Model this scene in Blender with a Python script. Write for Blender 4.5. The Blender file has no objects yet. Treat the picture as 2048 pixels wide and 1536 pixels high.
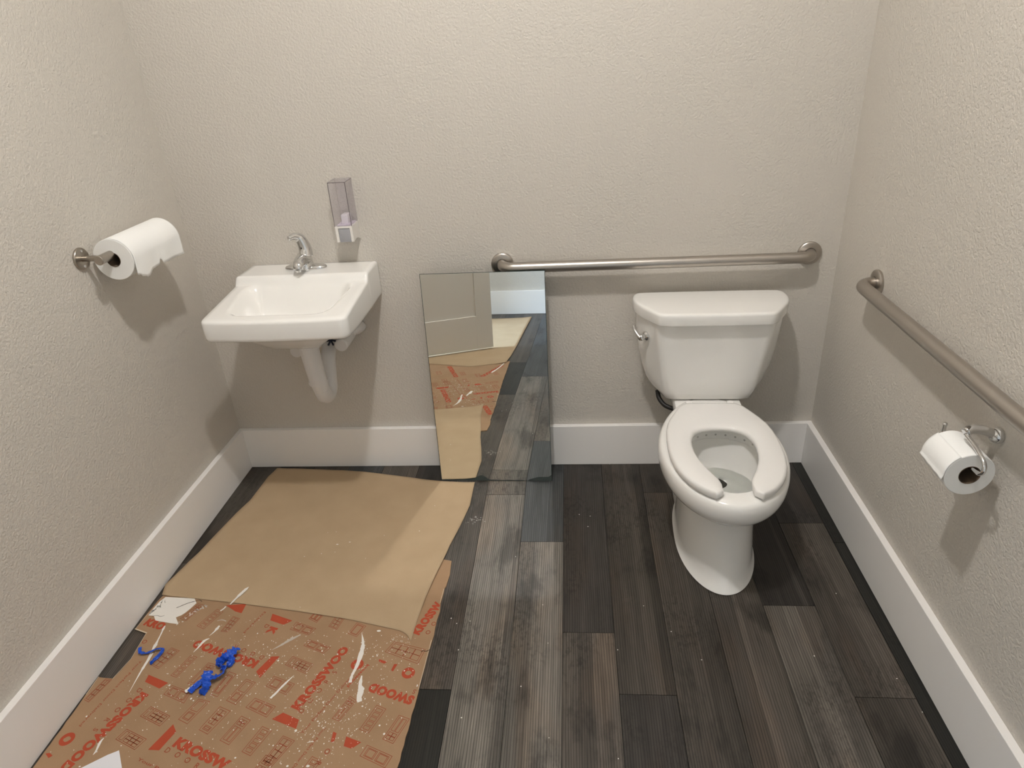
import bpy, bmesh, math, random
from mathutils import Vector, Matrix, noise
random.seed(7)
C = bpy.context.scene.collection
S = bpy.context.scene

# ---------------------------------------------------------------- camera, world, lights, exposure
cd = bpy.data.cameras.new('camera'); cam = bpy.data.objects.new('camera', cd); C.objects.link(cam)
cam.location = (1.41006, -2.36299, 1.56664)
cam.rotation_euler = (1.1027163, 0.0585796, 0.0730893)
cd.sensor_fit = 'HORIZONTAL'; cd.sensor_width = 36.0; cd.lens = 1349.579 / 2048 * 36; cd.clip_start = 0.02
S.camera = cam
w = bpy.data.worlds.new('world'); S.world = w; w.use_nodes = True
w.node_tree.nodes['Background'].inputs[0].default_value = (0.75, 0.85, 1, 1)
w.node_tree.nodes['Background'].inputs[1].default_value = 0.15
S.view_settings.view_transform = 'Standard'; S.view_settings.look = 'None'
S.view_settings.gamma = 1.0; S.view_settings.use_curve_mapping = False
S.view_settings.exposure = 0.12
S.cycles.max_bounces = 9; S.cycles.diffuse_bounces = 5; S.cycles.glossy_bounces = 4
S.cycles.transmission_bounces = 8
S.cycles.caustics_reflective = True; S.cycles.caustics_refractive = True
S.cycles.blur_glossy = 0.0
S.cycles.sample_clamp_indirect = 0.0
S.cycles.use_guiding = True; S.cycles.use_surface_guiding = True; S.cycles.guiding_training_samples = 64
CEIL_Z = 3.05
LAMP = (1.22, -1.36, 2.97); LAMP_R = 0.050; LAMP_E = 880.0; LAMP_COL = (1.0, 0.98, 0.965)
HALL_W = 150.0
hl = bpy.data.lights.new('hall_daylight', 'AREA'); hl.shape = 'RECTANGLE'; hl.size = 0.7; hl.size_y = 1.1
hl.energy = HALL_W; hl.color = (0.55, 0.75, 1.0)
hlo = bpy.data.objects.new('hall_daylight', hl); C.objects.link(hlo)
hlo.location = (-1.45, -1.75, 1.5)
hlo.rotation_euler = (Vector((0.9, -3.1, 0.25)) - Vector(hlo.location)).to_track_quat('-Z', 'Y').to_euler()

# ---------------------------------------------------------------- helpers
W = 2.33; D = 3.19; BH = 0.183; BT = 0.0211
ORG = {}
def link(name, me, mat=None, parent=None, local=False, smooth=False):
    o = bpy.data.objects.new(name, me); C.objects.link(o)
    if mat is not None:
        for m in (mat if isinstance(mat, (list, tuple)) else [mat]): me.materials.append(m)
    if parent is not None:
        o.parent = parent
        org = ORG.get(parent.name, Vector((0, 0, 0)))
        if not local: me.transform(Matrix.Translation(-org))
        ORG[o.name] = org
    else: ORG[o.name] = Vector((0, 0, 0))
    if smooth:
        for p in me.polygons: p.use_smooth = True
    return o
def obj(name, bm, mat=None, parent=None, local=False, smooth=False, auto=None):
    bmesh.ops.recalc_face_normals(bm, faces=bm.faces)
    if auto is not None:
        for e in bm.edges:
            if len(e.link_faces) == 2 and e.calc_face_angle(0) > math.radians(auto): e.smooth = False
        smooth = True
    me = bpy.data.meshes.new(name); bm.to_mesh(me); bm.free()
    return link(name, me, mat, parent, local, smooth)
def tag(o, label=None, cat=None, group=None, kind=None):
    if label: o['label'] = label
    if cat: o['category'] = cat
    if group: o['group'] = group
    if kind: o['kind'] = kind
    return o
def thing(name, label, cat, loc, rz=0.0):
    o = bpy.data.objects.new(name, None); C.objects.link(o); o.location = loc; o.rotation_euler = (0, 0, rz)
    o.empty_display_size = 0.05
    ORG[o.name] = Vector(loc); return tag(o, label, cat)
def box(bm, x0, x1, y0, y1, z0, z1, bev=0.0, seg=2):
    r = bmesh.ops.create_cube(bm, size=1.0)
    for v in r['verts']:
        v.co = Vector(((x0 + x1) / 2 + v.co.x * (x1 - x0), (y0 + y1) / 2 + v.co.y * (y1 - y0), (z0 + z1) / 2 + v.co.z * (z1 - z0)))
    if bev > 0:
        es = list({e for v in r['verts'] for e in v.link_edges})
        bmesh.ops.bevel(bm, geom=es, offset=bev, segments=seg, profile=0.5, affect='EDGES')
def loft(bm, rings, close=True, cap0=False, cap1=False):
    vs = [[bm.verts.new(p) for p in r] for r in rings]
    n = len(vs[0])
    for a, b in zip(vs[:-1], vs[1:]):
        for i in range(n if close else n - 1):
            j = (i + 1) % n
            try: bm.faces.new((a[i], a[j], b[j], b[i]))
            except ValueError: pass
    if cap0: bm.faces.new(vs[0][::-1])
    if cap1: bm.faces.new(vs[-1])
    return vs
def catmull(pts, n=8):
    pts = [Vector(p) for p in pts]; P = [2 * pts[0] - pts[1]] + pts + [2 * pts[-1] - pts[-2]]; out = []
    for i in range(1, len(P) - 2):
        for k in range(n):
            t = k / n; a, b, c, d = P[i - 1:i + 3]
            out.append(0.5 * ((2 * b) + (c - a) * t + (2 * a - 5 * b + 4 * c - d) * t * t + (3 * b - a - 3 * c + d) * t ** 3))
    out.append(pts[-1]); return out
def tube(bm, path, rad, n=16, cap=True, flat=1.0):
    path = [Vector(p) for p in path]; m = len(path)
    R = rad if callable(rad) else (lambda t: rad)
    t0 = (path[1] - path[0]).normalized()
    up = Vector((0, 0, 1)) if abs(t0.z) < 0.9 else Vector((1, 0, 0))
    nx = t0.cross(up).normalized(); rings = []
    for i, p in enumerate(path):
        t = (path[min(i + 1, m - 1)] - path[max(i - 1, 0)]).normalized()
        nx = (nx - t * nx.dot(t)).normalized(); ny = t.cross(nx); r = R(i / (m - 1))
        rings.append([p + nx * (math.cos(a) * r) + ny * (math.sin(a) * r * flat) for a in (2 * math.pi * k / n for k in range(n))])
    loft(bm, rings, True, cap, cap)
def lathe(bm, prof, base, axis, n=40):
    """prof: list of (radius, height) along axis from base"""
    axis = Vector(axis).normalized(); q = Vector((0, 0, 1)).rotation_difference(axis); base = Vector(base); rings = []
    for r, h in prof:
        rings.append([base + q @ Vector((math.cos(a) * max(r, 1e-5), math.sin(a) * max(r, 1e-5), h)) for a in (2 * math.pi * k / n for k in range(n))])
    vs = loft(bm, rings)
    bmesh.ops.remove_doubles(bm, verts=[v for r in vs for v in r], dist=2e-5)
def arc(c, r, a0, a1, n, f):
    return [f(c, r, math.radians(a0 + (a1 - a0) * i / n)) for i in range(n + 1)]
def prism(bm, poly, z0, z1, bev=0):
    a = [bm.verts.new((x, y, z0)) for x, y in poly]; b = [bm.verts.new((x, y, z1)) for x, y in poly]
    bm.faces.new(a[::-1]); bm.faces.new(b)
    for i in range(len(poly)):
        j = (i + 1) % len(poly); bm.faces.new((a[i], a[j], b[j], b[i]))
def resample(pts, n):
    pts = [Vector(p) for p in pts]; L = [0]
    for a, b in zip(pts[:-1], pts[1:]): L.append(L[-1] + (b - a).length)
    out = []; k = 0
    for i in range(n):
        s = L[-1] * i / (n - 1)
        while k < len(L) - 2 and L[k + 1] < s: k += 1
        t = (s - L[k]) / max(L[k + 1] - L[k], 1e-9); out.append(pts[k].lerp(pts[k + 1], min(max(t, 0), 1)))
    return out

# ---------------------------------------------------------------- materials
def mat(name, col, rough=0.5, metal=0.0, spec=0.5, coat=0.0, trans=0.0, ior=1.45, emit=None, es=0.0, alpha=1.0):
    m = bpy.data.materials.new(name); m.use_nodes = True; b = m.node_tree.nodes['Principled BSDF']
    b.inputs['Base Color'].default_value = (*col, 1); b.inputs['Roughness'].default_value = rough
    b.inputs['Metallic'].default_value = metal; b.inputs['Specular IOR Level'].default_value = spec
    b.inputs['Coat Weight'].default_value = coat; b.inputs['Coat Roughness'].default_value = 0.04
    b.inputs['Transmission Weight'].default_value = trans; b.inputs['IOR'].default_value = ior
    if emit: b.inputs['Emission Color'].default_value = (*emit, 1); b.inputs['Emission Strength'].default_value = es
    return m
class NT:
    def __init__(s, m): s.m = m; s.t = m.node_tree; s.b = s.t.nodes['Principled BSDF']
    def n(s, typ, **kw):
        x = s.t.nodes.new(typ)
        for k, v in kw.items():
            if k in x.inputs.keys(): s.put(x.inputs[k], v)
            else: setattr(x, k, v)
        return x
    def put(s, sock, v):
        if hasattr(v, 'is_output') or isinstance(v, bpy.types.NodeSocket): s.t.links.new(v, sock)
        else: sock.default_value = v
    def math(s, op, a, b=0.0, c=None, clamp=False):
        x = s.t.nodes.new('ShaderNodeMath'); x.operation = op; x.use_clamp = clamp; s.put(x.inputs[0], a); s.put(x.inputs[1], b)
        if c is not None: s.put(x.inputs[2], c)
        return x.outputs[0]
    def vmul(s, v, f):
        x = s.t.nodes.new('ShaderNodeVectorMath'); x.operation = 'MULTIPLY'; s.put(x.inputs[0], v); s.put(x.inputs[1], f); return x.outputs[0]
    def vadd(s, v, f):
        x = s.t.nodes.new('ShaderNodeVectorMath'); x.operation = 'ADD'; s.put(x.inputs[0], v); s.put(x.inputs[1], f); return x.outputs[0]
    def noise(s, vec, scale, detail=2.0, rough=0.5, dist=0.0):
        x = s.t.nodes.new('ShaderNodeTexNoise'); s.put(x.inputs['Vector'], vec); x.inputs['Scale'].default_value = scale
        x.inputs['Detail'].default_value = detail; x.inputs['Roughness'].default_value = rough; x.inputs['Distortion'].default_value = dist
        return x.outputs['Fac']
    def ramp(s, fac, stops):
        x = s.t.nodes.new('ShaderNodeValToRGB'); s.put(x.inputs[0], fac); cr = x.color_ramp
        while len(cr.elements) < len(stops): cr.elements.new(0.5)
        for e, (p, c) in zip(cr.elements, stops):
            e.position = p; e.color = (*c, 1) if len(c) == 3 else c
        return x.outputs[0]
    def mix(s, f, a, b, mode='MIX'):
        x = s.t.nodes.new('ShaderNodeMix'); x.data_type = 'RGBA'; x.blend_type = mode
        s.put(x.inputs[0], f); s.put(x.inputs[6], a); s.put(x.inputs[7], b); return x.outputs[2]
    def bump(s, h, strength=0.3, dist=0.001):
        x = s.t.nodes.new('ShaderNodeBump'); s.put(x.inputs['Height'], h); x.inputs['Strength'].default_value = strength
        x.inputs['Distance'].default_value = dist; s.t.links.new(x.outputs[0], s.b.inputs['Normal']); return x
    def obj(s): return s.t.nodes.new('ShaderNodeTexCoord').outputs['Object']
    def col(s, v): s.put(s.b.inputs['Base Color'], v)
def g(v): return (v, v, v)

def wall_paint():
    m = mat('textured_greige_wall_paint', (0.53, 0.49, 0.42), 0.55, spec=0.35); t = NT(m); co = t.obj()
    big = t.noise(co, 7.0, 3.0)
    t.col(t.mix(t.math('MULTIPLY', big, 0.5), (0.599, 0.5625, 0.510, 1), (0.589, 0.558, 0.497, 1)))
    a = t.noise(co, 130.0, 2.5, 0.5, 0.35); b = t.noise(co, 210.0, 2.0, 0.5)
    a = t.ramp(a, [(0.35, g(0)), (0.62, g(1))])
    h = t.math('ADD', t.math('MULTIPLY', a, 0.8), t.math('MULTIPLY', b, 0.3))
    t.bump(h, 0.6, 0.0018); return m
M_WALL = wall_paint()
M_TRIM = mat('white_trim_paint', (0.86, 0.84, 0.815), 0.35, spec=0.4)
M_CEIL = mat('white_ceiling_paint', (0.84, 0.82, 0.79), 0.8)
M_CERAMIC = mat('white_vitreous_china', (0.84, 0.83, 0.80), 0.10, spec=0.5, coat=0.5)
M_SEAT = mat('white_moulded_plastic', (0.82, 0.805, 0.78), 0.2, spec=0.5)
def brushed(name, col, rough, sx):
    m = mat(name, col, rough, 1.0); t = NT(m); co = t.obj()
    nz = t.noise(t.vmul(co, sx), 900.0, 2.0); t.put(t.b.inputs['Roughness'], t.math('MULTIPLY_ADD', nz, 0.12, rough - 0.06))
    t.bump(nz, 0.06, 0.0003); return m
M_STEEL = brushed('brushed_stainless_steel', (0.47, 0.435, 0.395), 0.34, (0.02, 1, 1))
M_STEEL_Y = brushed('brushed_stainless_steel_lengthwise', (0.47, 0.435, 0.395), 0.34, (1, 0.02, 1))
M_NICKEL = mat('brushed_nickel', (0.43, 0.39, 0.34), 0.28, 1.0)
M_CHROME = mat('polished_chrome', (0.72, 0.72, 0.72), 0.05, 1.0)
M_BLACK = mat('dark_rubber', (0.012, 0.011, 0.01), 0.5)
M_DARK = mat('dark_hole', (0.02, 0.015, 0.01), 0.9)
def tissue():
    m = mat('white_tissue_paper', (0.86, 0.86, 0.84), 0.9, spec=0.1); t = NT(m); co = t.obj()
    v = t.noise(co, 260.0, 2.0); t.bump(v, 0.35, 0.0008); return m
M_TISSUE = tissue()
M_VINYL = mat('white_pipe_cover_vinyl', (0.74, 0.72, 0.70), 0.4)
M_PLUMB = mat('white_plastic_pipe', (0.74, 0.72, 0.68), 0.3)
M_MIRROR = mat('silvered_mirror_glass', (0.92, 0.945, 0.935), 0.0, 1.0)
M_GEDGE = mat('dark_green_glass_edge', (0.05, 0.075, 0.07), 0.15)
M_DESILV = mat('desilvered_glass', (0.07, 0.085, 0.08), 0.12)
def plank_mat():
    m = mat('weathered_grey_vinyl_plank', (0.06, 0.055, 0.05), 0.42, spec=0.4); t = NT(m)
    co = t.obj(); oi = t.t.nodes.new('ShaderNodeObjectInfo')
    cx = t.t.nodes.new('ShaderNodeCombineXYZ')
    t.put(cx.inputs[0], t.math('MULTIPLY', oi.outputs['Random'], 37.0)); t.put(cx.inputs[1], t.math('MULTIPLY', oi.outputs['Random'], 91.0)); t.put(cx.inputs[2], t.math('MULTIPLY', oi.outputs['Random'], 13.0))
    p = t.vadd(co, cx.outputs[0])
    sx = t.t.nodes.new('ShaderNodeSeparateXYZ'); t.put(sx.inputs[0], p)
    # lengthwise strips printed within a plank
    warp = t.noise(t.vmul(p, (2.0, 0.6, 1)), 1.0, 1.0)
    sc = t.t.nodes.new('ShaderNodeCombineXYZ'); t.put(sc.inputs[0], t.math('MULTIPLY_ADD', warp, 0.35, t.math('MULTIPLY', sx.outputs[0], 15.0)))
    t.put(sc.inputs[1], t.math('MULTIPLY', sx.outputs[1], 0.16))
    vo = t.t.nodes.new('ShaderNodeTexVoronoi'); t.put(vo.inputs['Vector'], sc.outputs[0]); vo.inputs['Scale'].default_value = 1.0; vo.inputs['Randomness'].default_value = 0.8
    vs = t.t.nodes.new('ShaderNodeSeparateColor'); t.put(vs.inputs[0], vo.outputs['Color'])
    strip = vs.outputs[0]
    blotch = t.noise(t.vmul(p, (8.0, 3.0, 1)), 1.0, 6.0, 0.62, 0.15)
    blotch = t.ramp(blotch, [(0.34, g(0.45)), (0.44, g(0.90)), (0.66, g(1.10))])
    wv = t.t.nodes.new('ShaderNodeTexWave'); wv.wave_type = 'BANDS'; wv.bands_direction = 'X'
    t.put(wv.inputs['Vector'], t.vmul(p, (1, 0.09, 1))); wv.inputs['Scale'].default_value = 46.0; wv.inputs['Distortion'].default_value = 5.5
    wv.inputs['Detail'].default_value = 2.0; wv.inputs['Detail Scale'].default_value = 0.6
    lines = t.ramp(wv.outputs['Fac'], [(0.0, g(0.50)), (0.32, g(1.0)), (1.0, g(1.08))])
    fine = t.noise(t.vmul(p, (230.0, 7.0, 1)), 1.0, 3.0, 0.6)
    coarse = t.noise(t.vmul(p, (70.0, 3.5, 1)), 1.0, 3.0, 0.55)
    kv = t.t.nodes.new('ShaderNodeTexVoronoi'); t.put(kv.inputs['Vector'], t.vmul(p, (3.6, 2.6, 0))); kv.inputs['Scale'].default_value = 1.0
    knot = t.ramp(t.math('ADD', kv.outputs['Distance'], t.math('MULTIPLY', fine, 0.02)), [(0.035, g(0.35)), (0.055, g(0.55)), (0.075, g(1.0))])
    gate = t.ramp(t.noise(t.vmul(p, (6.0, 3.0, 1)), 1.0, 2.0), [(0.50, g(0)), (0.62, g(1))])
    pit = t.ramp(t.noise(t.vmul(p, (90.0, 45.0, 1)), 1.0, 4.0, 0.7), [(0.42, g(1)), (0.50, g(0))])
    pits = t.math('SUBTRACT', 1.0, t.math('MULTIPLY', t.math('MULTIPLY', gate, pit), 0.36))
    f = t.math('MULTIPLY', t.math('MULTIPLY', blotch, t.math('MULTIPLY_ADD', strip, 0.62, 0.68)), t.math('MULTIPLY_ADD', fine, 0.9, 0.55))
    f = t.math('MULTIPLY', t.math('MULTIPLY', f, lines), t.math('MULTIPLY_ADD', coarse, 0.9, 0.55))
    f = t.math('MULTIPLY', t.math('MULTIPLY', f, knot), pits)
    fc = t.t.nodes.new('ShaderNodeCombineXYZ')
    for i in range(3): t.put(fc.inputs[i], f)
    hue = t.noise(t.vmul(p, (9.0, 2.5, 1)), 1.0, 2.0)
    tint = t.ramp(hue, [(0.36, (1.06, 0.98, 0.91)), (0.5, (1, 1, 1)), (0.66, (0.985, 1.0, 0.985))])
    c = t.mix(1.0, oi.outputs['Color'], fc.outputs[0], 'MULTIPLY'); c = t.mix(1.0, c, tint, 'MULTIPLY')
    t.col(c)
    t.put(t.b.inputs['Roughness'], t.math('MULTIPLY_ADD', blotch, -0.08, 0.50))
    t.bump(t.math('ADD', fine, wv.outputs['Fac']), 0.15, 0.0005); return m
M_PLANK = plank_mat()
M_SUB = mat('dark_plank_joint', (0.075, 0.07, 0.063), 0.8)
def kraft(name, a, b, scale=40.0):
    m = mat(name, a, 0.75, spec=0.2); t = NT(m); co = t.obj()
    n1 = t.noise(t.vmul(co, (1, 1, 1)), 9.0, 3.0); n2 = t.noise(t.vmul(co, (1, 3, 1)), 420.0, 2.0)
    f = t.math('ADD', t.math('MULTIPLY', n1, 0.6), t.math('MULTIPLY', n2, 0.4))
    t.col(t.ramp(f, [(0.35, a), (0.65, b)])); t.bump(n2, 0.1, 0.0004); return m
M_KRAFT = kraft('plain_kraft_paper', (0.430, 0.315, 0.196), (0.470, 0.350, 0.222))
M_CARD = kraft('brown_cardboard', (0.335, 0.212, 0.122), (0.38, 0.245, 0.146))
M_INK = mat('brick_red_ink', (0.42, 0.075, 0.035), 0.7, spec=0.2)
M_INK2 = mat('thin_brown_red_ink', (0.31, 0.08, 0.038), 0.7, spec=0.2)
M_PAINT = mat('dried_white_paint', (0.78, 0.75, 0.70), 0.5)
M_PAINT2 = mat('smeared_thin_white_paint', (0.50, 0.44, 0.37), 0.6)
M_SHEET = mat('white_paper_sheet', (0.76, 0.76, 0.80), 0.7)
M_TAPE = mat('blue_painters_tape', (0.012, 0.085, 0.55), 0.35)
M_DOOR = mat('greige_door_paint', (0.62, 0.595, 0.54), 0.4)
# ---------------------------------------------------------------- room shell
HX0 = -1.9; T = 0.12
def structure(o, label=None): return tag(o, label, None, None, 'structure')
bm = bmesh.new(); box(bm, HX0, W + T, -D - T, T, -0.10, -0.0085)
floor = structure(obj('floor', bm, M_SUB))
LIGHT = (0.165, 0.148, 0.128); LT2 = (0.130, 0.115, 0.099); MID = (0.087, 0.074, 0.062); MDK = (0.061, 0.052, 0.043)
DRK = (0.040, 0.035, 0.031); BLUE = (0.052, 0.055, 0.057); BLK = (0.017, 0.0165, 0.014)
# column x0, x1, [(y_start (far), tone), ...] : butt joints along y; each column starts at the back wall
cols = [(-0.004, 0.148, [(0.0, MDK), (-0.62, MID), (-1.84, DRK)]), (0.148, 0.30, [(0.0, DRK), (-0.35, MID), (-1.57, MID)]),
        (0.30, 0.452, [(0.0, MDK), (-0.81, DRK), (-2.03, MID)]), (0.452, 0.604, [(0.0, BLUE), (-0.17, MID), (-1.39, LT2)]),
        (0.604, 0.756, [(0.0, MID), (-0.7, MDK), (-1.92, MID)]), (0.756, 0.908, [(0.0, DRK), (-0.38, MID), (-1.60, DRK)]),
        (0.908, 1.06, [(0.0, MID), (-1.115, BLK), (-1.75, MID)]), (1.06, 1.212, [(0.0, LT2), (-0.226, LIGHT), (-1.446, BLUE)]),
        (1.212, 1.362, [(0.0, BLUE), (-0.502, LIGHT), (-1.722, MDK)]), (1.362, 1.514, [(0.0, DRK), (-0.908, MID), (-2.128, MDK)]),
        (1.514, 1.666, [(0.0, MDK), (-1.117, DRK), (-2.337, MID)]), (1.666, 1.817, [(0.0, MDK), (-0.216, MDK), (-1.436, LT2)]),
        (1.817, 1.969, [(0.0, MID), (-0.33, MID), (-1.55, DRK)]), (1.969, 2.121, [(0.0, DRK), (-0.792, LT2), (-2.012, MDK)]),
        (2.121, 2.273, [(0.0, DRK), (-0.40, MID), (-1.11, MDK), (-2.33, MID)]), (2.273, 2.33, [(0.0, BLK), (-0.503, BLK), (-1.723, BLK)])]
hallc = [(-0.004 - 0.152 * (k + 1), -0.004 - 0.152 * k, [(-1.5 - 0.1 * (k % 3), MID if k % 2 else DRK)]) for k in range(12)]
for x0, x1, js in cols + hallc:
    for k, (ys, tone) in enumerate(js):
        ye = js[k + 1][0] if k + 1 < len(js) else -D
        gx = 0.0005; gy = 0.0007; cx, cy = (x0 + x1) / 2, (ys + ye) / 2
        bm = bmesh.new(); box(bm, x0 + gx - cx, x1 - gx - cx, ye + gy - cy, ys - gy - cy, -0.0085, 0.0, 0.0006, 1)
        o = obj('plank', bm, M_PLANK, floor, local=True); o.location = (cx, cy, 0)
        o.color = (*tone, 1)
def slabs(name, boxes, m, label=None):
    bm = bmesh.new()
    for b in boxes: box(bm, *b)
    return structure(obj(name, bm, m), label)
DY0, DY1, DH = -1.635, -2.565, 2.05      # door opening in the left wall
slabs('wall_back', [(-T, W + T, 0, T, 0, CEIL_Z)], M_WALL)
slabs('wall_right', [(W, W + T, -D, 0, 0, CEIL_Z)], M_WALL)
slabs('wall_front', [(HX0, W + T, -D - T, -D, 0, CEIL_Z)], M_WALL)
slabs('wall_left', [(-T, 0, DY0, 0, 0, CEIL_Z), (-T, 0, -D, DY1, 0, CEIL_Z), (-T, 0, DY1, DY0, DH, CEIL_Z)], M_WALL)
slabs('wall_hall', [(HX0 - T, HX0, -D - T, -0.9, 0, CEIL_Z), (HX0, -T, -0.98, -0.9, 0, CEIL_Z)], M_WALL)
slabs('ceiling', [(HX0, W + T, -D - T, T, CEIL_Z, CEIL_Z + 0.1)], M_CEIL)
def baseboard(name, x0, x1, y0, y1):
    bm = bmesh.new(); box(bm, x0, x1, y0, y1, 0.0008, BH, 0.0012, 1); return structure(obj(name, bm, M_TRIM))
baseboard('baseboard_back', 0, W, -BT, 0)
baseboard('baseboard_left', 0, BT, DY0 + 0.07, -BT)
baseboard('baseboard_right', W - BT, W, -D + BT, -BT)
baseboard('baseboard_front', BT, W, -D, -D + BT)
# door casing and jamb
bm = bmesh.new()
box(bm, 0, 0.018, DY0, DY0 + 0.07, 0, DH + 0.07, 0.002); box(bm, 0, 0.018, DY1 - 0.07, DY1, 0, DH + 0.07, 0.002)
box(bm, 0, 0.018, DY1, DY0, DH, DH + 0.07, 0.002)
box(bm, -T, 0, DY0 - 0.016, DY0, 0, DH); box(bm, -T, 0, DY1, DY1 + 0.016, 0, DH); box(bm, -T, 0, DY1, DY0, DH - 0.016, DH)
structure(obj('trim_1', bm, M_TRIM))
# door leaf, hinged on the left wall and swung into the room
hp = Vector((0.020, -1.660, 0)); fe = Vector((0.802, -2.094, 0)); dl = (fe - hp).length; da = math.atan2(fe.y - hp.y, fe.x - hp.x)
door = bpy.data.objects.new('door_1', None); C.objects.link(door); door.location = hp; door.rotation_euler = (0, 0, da); structure(door)
ORG[door.name] = Vector((0, 0, 0)); dz0, dz1 = 0.016, 2.03; th = 0.035
def leafpart(name, boxes, m=M_DOOR, bev=0.0015):
    bm = bmesh.new()
    for b in boxes: box(bm, *b, bev, 1)
    return obj(name, bm, m, door, local=True)
leafpart('stile', [(0, 0.112, -th, 0, dz0, dz1)]); leafpart('stile', [(dl - 0.112, dl, -th, 0, dz0, dz1)])
rails = [(dz0, 0.247), (0.78, 0.88), (1.36, 1.46), (1.93, dz1)]
for a, b in rails: leafpart('rail', [(0.112, dl - 0.112, -th, 0, a, b)])
for (a, b), (c, d) in zip(rails[:-1], rails[1:]): leafpart('panel', [(0.112, dl - 0.112, -th + 0.011, -0.011, b, c)], bev=0)
bm = bmesh.new()
for s, y in ((1, 0.0), (-1, -th)):
    lathe(bm, [(0, 0), (0.03, 0), (0.03, 0.006), (0.011, 0.008), (0.011, 0.03)], (dl - 0.06, y, 0.95), (0, s, 0), 24)
    tube(bm, catmull([(dl - 0.06, y + s * 0.03, 0.95), (dl - 0.075, y + s * 0.045, 0.95), (dl - 0.12, y + s * 0.045, 0.95), (dl - 0.17, y + s * 0.043, 0.948)], 6), 0.008, 12)
obj('door_handle', bm, M_NICKEL, door, local=True, auto=40)
# ceiling light (gives the room its light)
cl = thing('ceiling_light', 'round flush ceiling light with white glass dome above the room centre', 'ceiling light', (LAMP[0], LAMP[1], CEIL_Z))
bm = bmesh.new(); lathe(bm, [(0, 0), (0.10, 0), (0.10, -0.02), (0.09, -0.03), (0.035, -0.032), (0.03, LAMP[2] + LAMP_R * 0.49 - CEIL_Z), (0, LAMP[2] + LAMP_R * 0.49 - CEIL_Z)], (LAMP[0], LAMP[1], CEIL_Z), (0, 0, 1), 40)
obj('canopy', bm, M_NICKEL, cl, auto=40)
bm = bmesh.new(); bmesh.ops.create_uvsphere(bm, u_segments=32, v_segments=16, radius=LAMP_R, matrix=Matrix.Translation(LAMP) @ Matrix.Diagonal((1, 1, 0.5, 1)))
obj('globe', bm, mat('lit_opal_glass', (0.9, 0.9, 0.9), 0.4, emit=LAMP_COL, es=LAMP_E), cl, smooth=True)
# ---------------------------------------------------------------- wall-hung sink
def rrect(hw, d0, d1, rf, rb, n):
    pts = []
    for cx, cd_, r, a0 in ((hw - rb, d0 + rb, rb, -90), (hw - rf, d1 - rf, rf, 0), (-hw + rf, d1 - rf, rf, 90), (-hw + rb, d0 + rb, rb, 180)):
        for k in range(7):
            a = math.radians(a0 + 90 * k / 6); pts.append((cx + r * math.cos(a), cd_ + r * math.sin(a), 0))
    pts.append(pts[0]); return [(p.x, p.y) for p in resample(pts, n + 1)[:-1]]
def sstep(a, b, x):
    t = min(max((x - a) / (b - a), 0), 1); return t * t * (3 - 2 * t)
SX = 0.466
sink = thing('wall_sink', 'white china wall-hung sink with raised back deck and no visible legs', 'sink', (SX, 0, 0.76))
def sd_rr(x, d, hw, d0, d1, r):
    cx, cy = abs(x) - (hw - r), abs(d - (d0 + d1) / 2) - ((d1 - d0) / 2 - r)
    return r - math.hypot(max(cx, 0), max(cy, 0)) - min(max(cx, cy), 0) if True else 0
def sink_top(x, d):
    top = 0.888 - 0.026 * sstep(0.146, 0.168, d) - 0.026 * max(0, d - 0.165) / 0.285
    hwb = 0.192 - 0.02 * sstep(0.2, 0.40, d)
    s = sd_rr(x, d, hwb + 0.004, 0.157, 0.414, 0.06)
    if s > 0:
        top -= 0.125 * (0.5 - 0.5 * math.cos(math.pi * min(s / 0.100, 1) ** 0.85))
    return top
NP = 260; outl = rrect(0.240, 0.001, 0.447, 0.022, 0.004, NP)
outl = [(x * (1 - 0.012 * sstep(0.2, 0.0, d)), d + 0.012 * (1 - (x / 0.24) ** 2) * sstep(0.3, 0.447, d)) for x, d in outl]
bm = bmesh.new(); rings = []
def ring(f, zf): return [Vector((SX + x, -d, z)) for (x, d), z in zip(f, zf)]
cxd = (0.0, 0.235)
def scl(s): return [(cxd[0] + (x - cxd[0]) * s, cxd[1] + (d - cxd[1]) * s) for x, d in outl]
under = [(0.05, 0.655), (0.18, 0.66), (0.35, 0.68), (0.55, 0.72), (0.75, 0.752), (0.90, 0.766), (0.965, 0.763), (0.982, 0.760), (0.992, 0.763), (0.997, 0.772), (1.0, 0.79)]
for s, z in under:
    f = scl(s); rings.append(ring(f, [z + 0.006 * (1 - sstep(0.0, 0.12, abs(d - 0.44))) * (z > 0.75) for x, d in f]))
for k in range(46):
    s = 1.0 - (k / 45) ** 1.0 * 0.985 if k > 3 else 1.0 - [0, 0.004, 0.012, 0.03][k]
    f = scl(s); e = (1 - s) * 0.235; rr = 0.011
    rd = rr - math.sqrt(max(rr * rr - max(rr - e, 0) ** 2, 0)) if e < rr else 0
    rings.append(ring(f, [sink_top(x, d) - rd for x, d in f]))
loft(bm, rings, True, True, True)
obj('basin', bm, M_CERAMIC, sink, smooth=True)
bm = bmesh.new(); lathe(bm, [(0, 0.0), (0.017, 0.0), (0.021, 0.001), (0.023, 0.003), (0.0, 0.003)][::1], (SX + 0.0, -0.235, sink_top(0, 0.235) - 0.001), (0, 0, 1), 32)
obj('drain', bm, M_CHROME, sink, auto=40)

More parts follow.
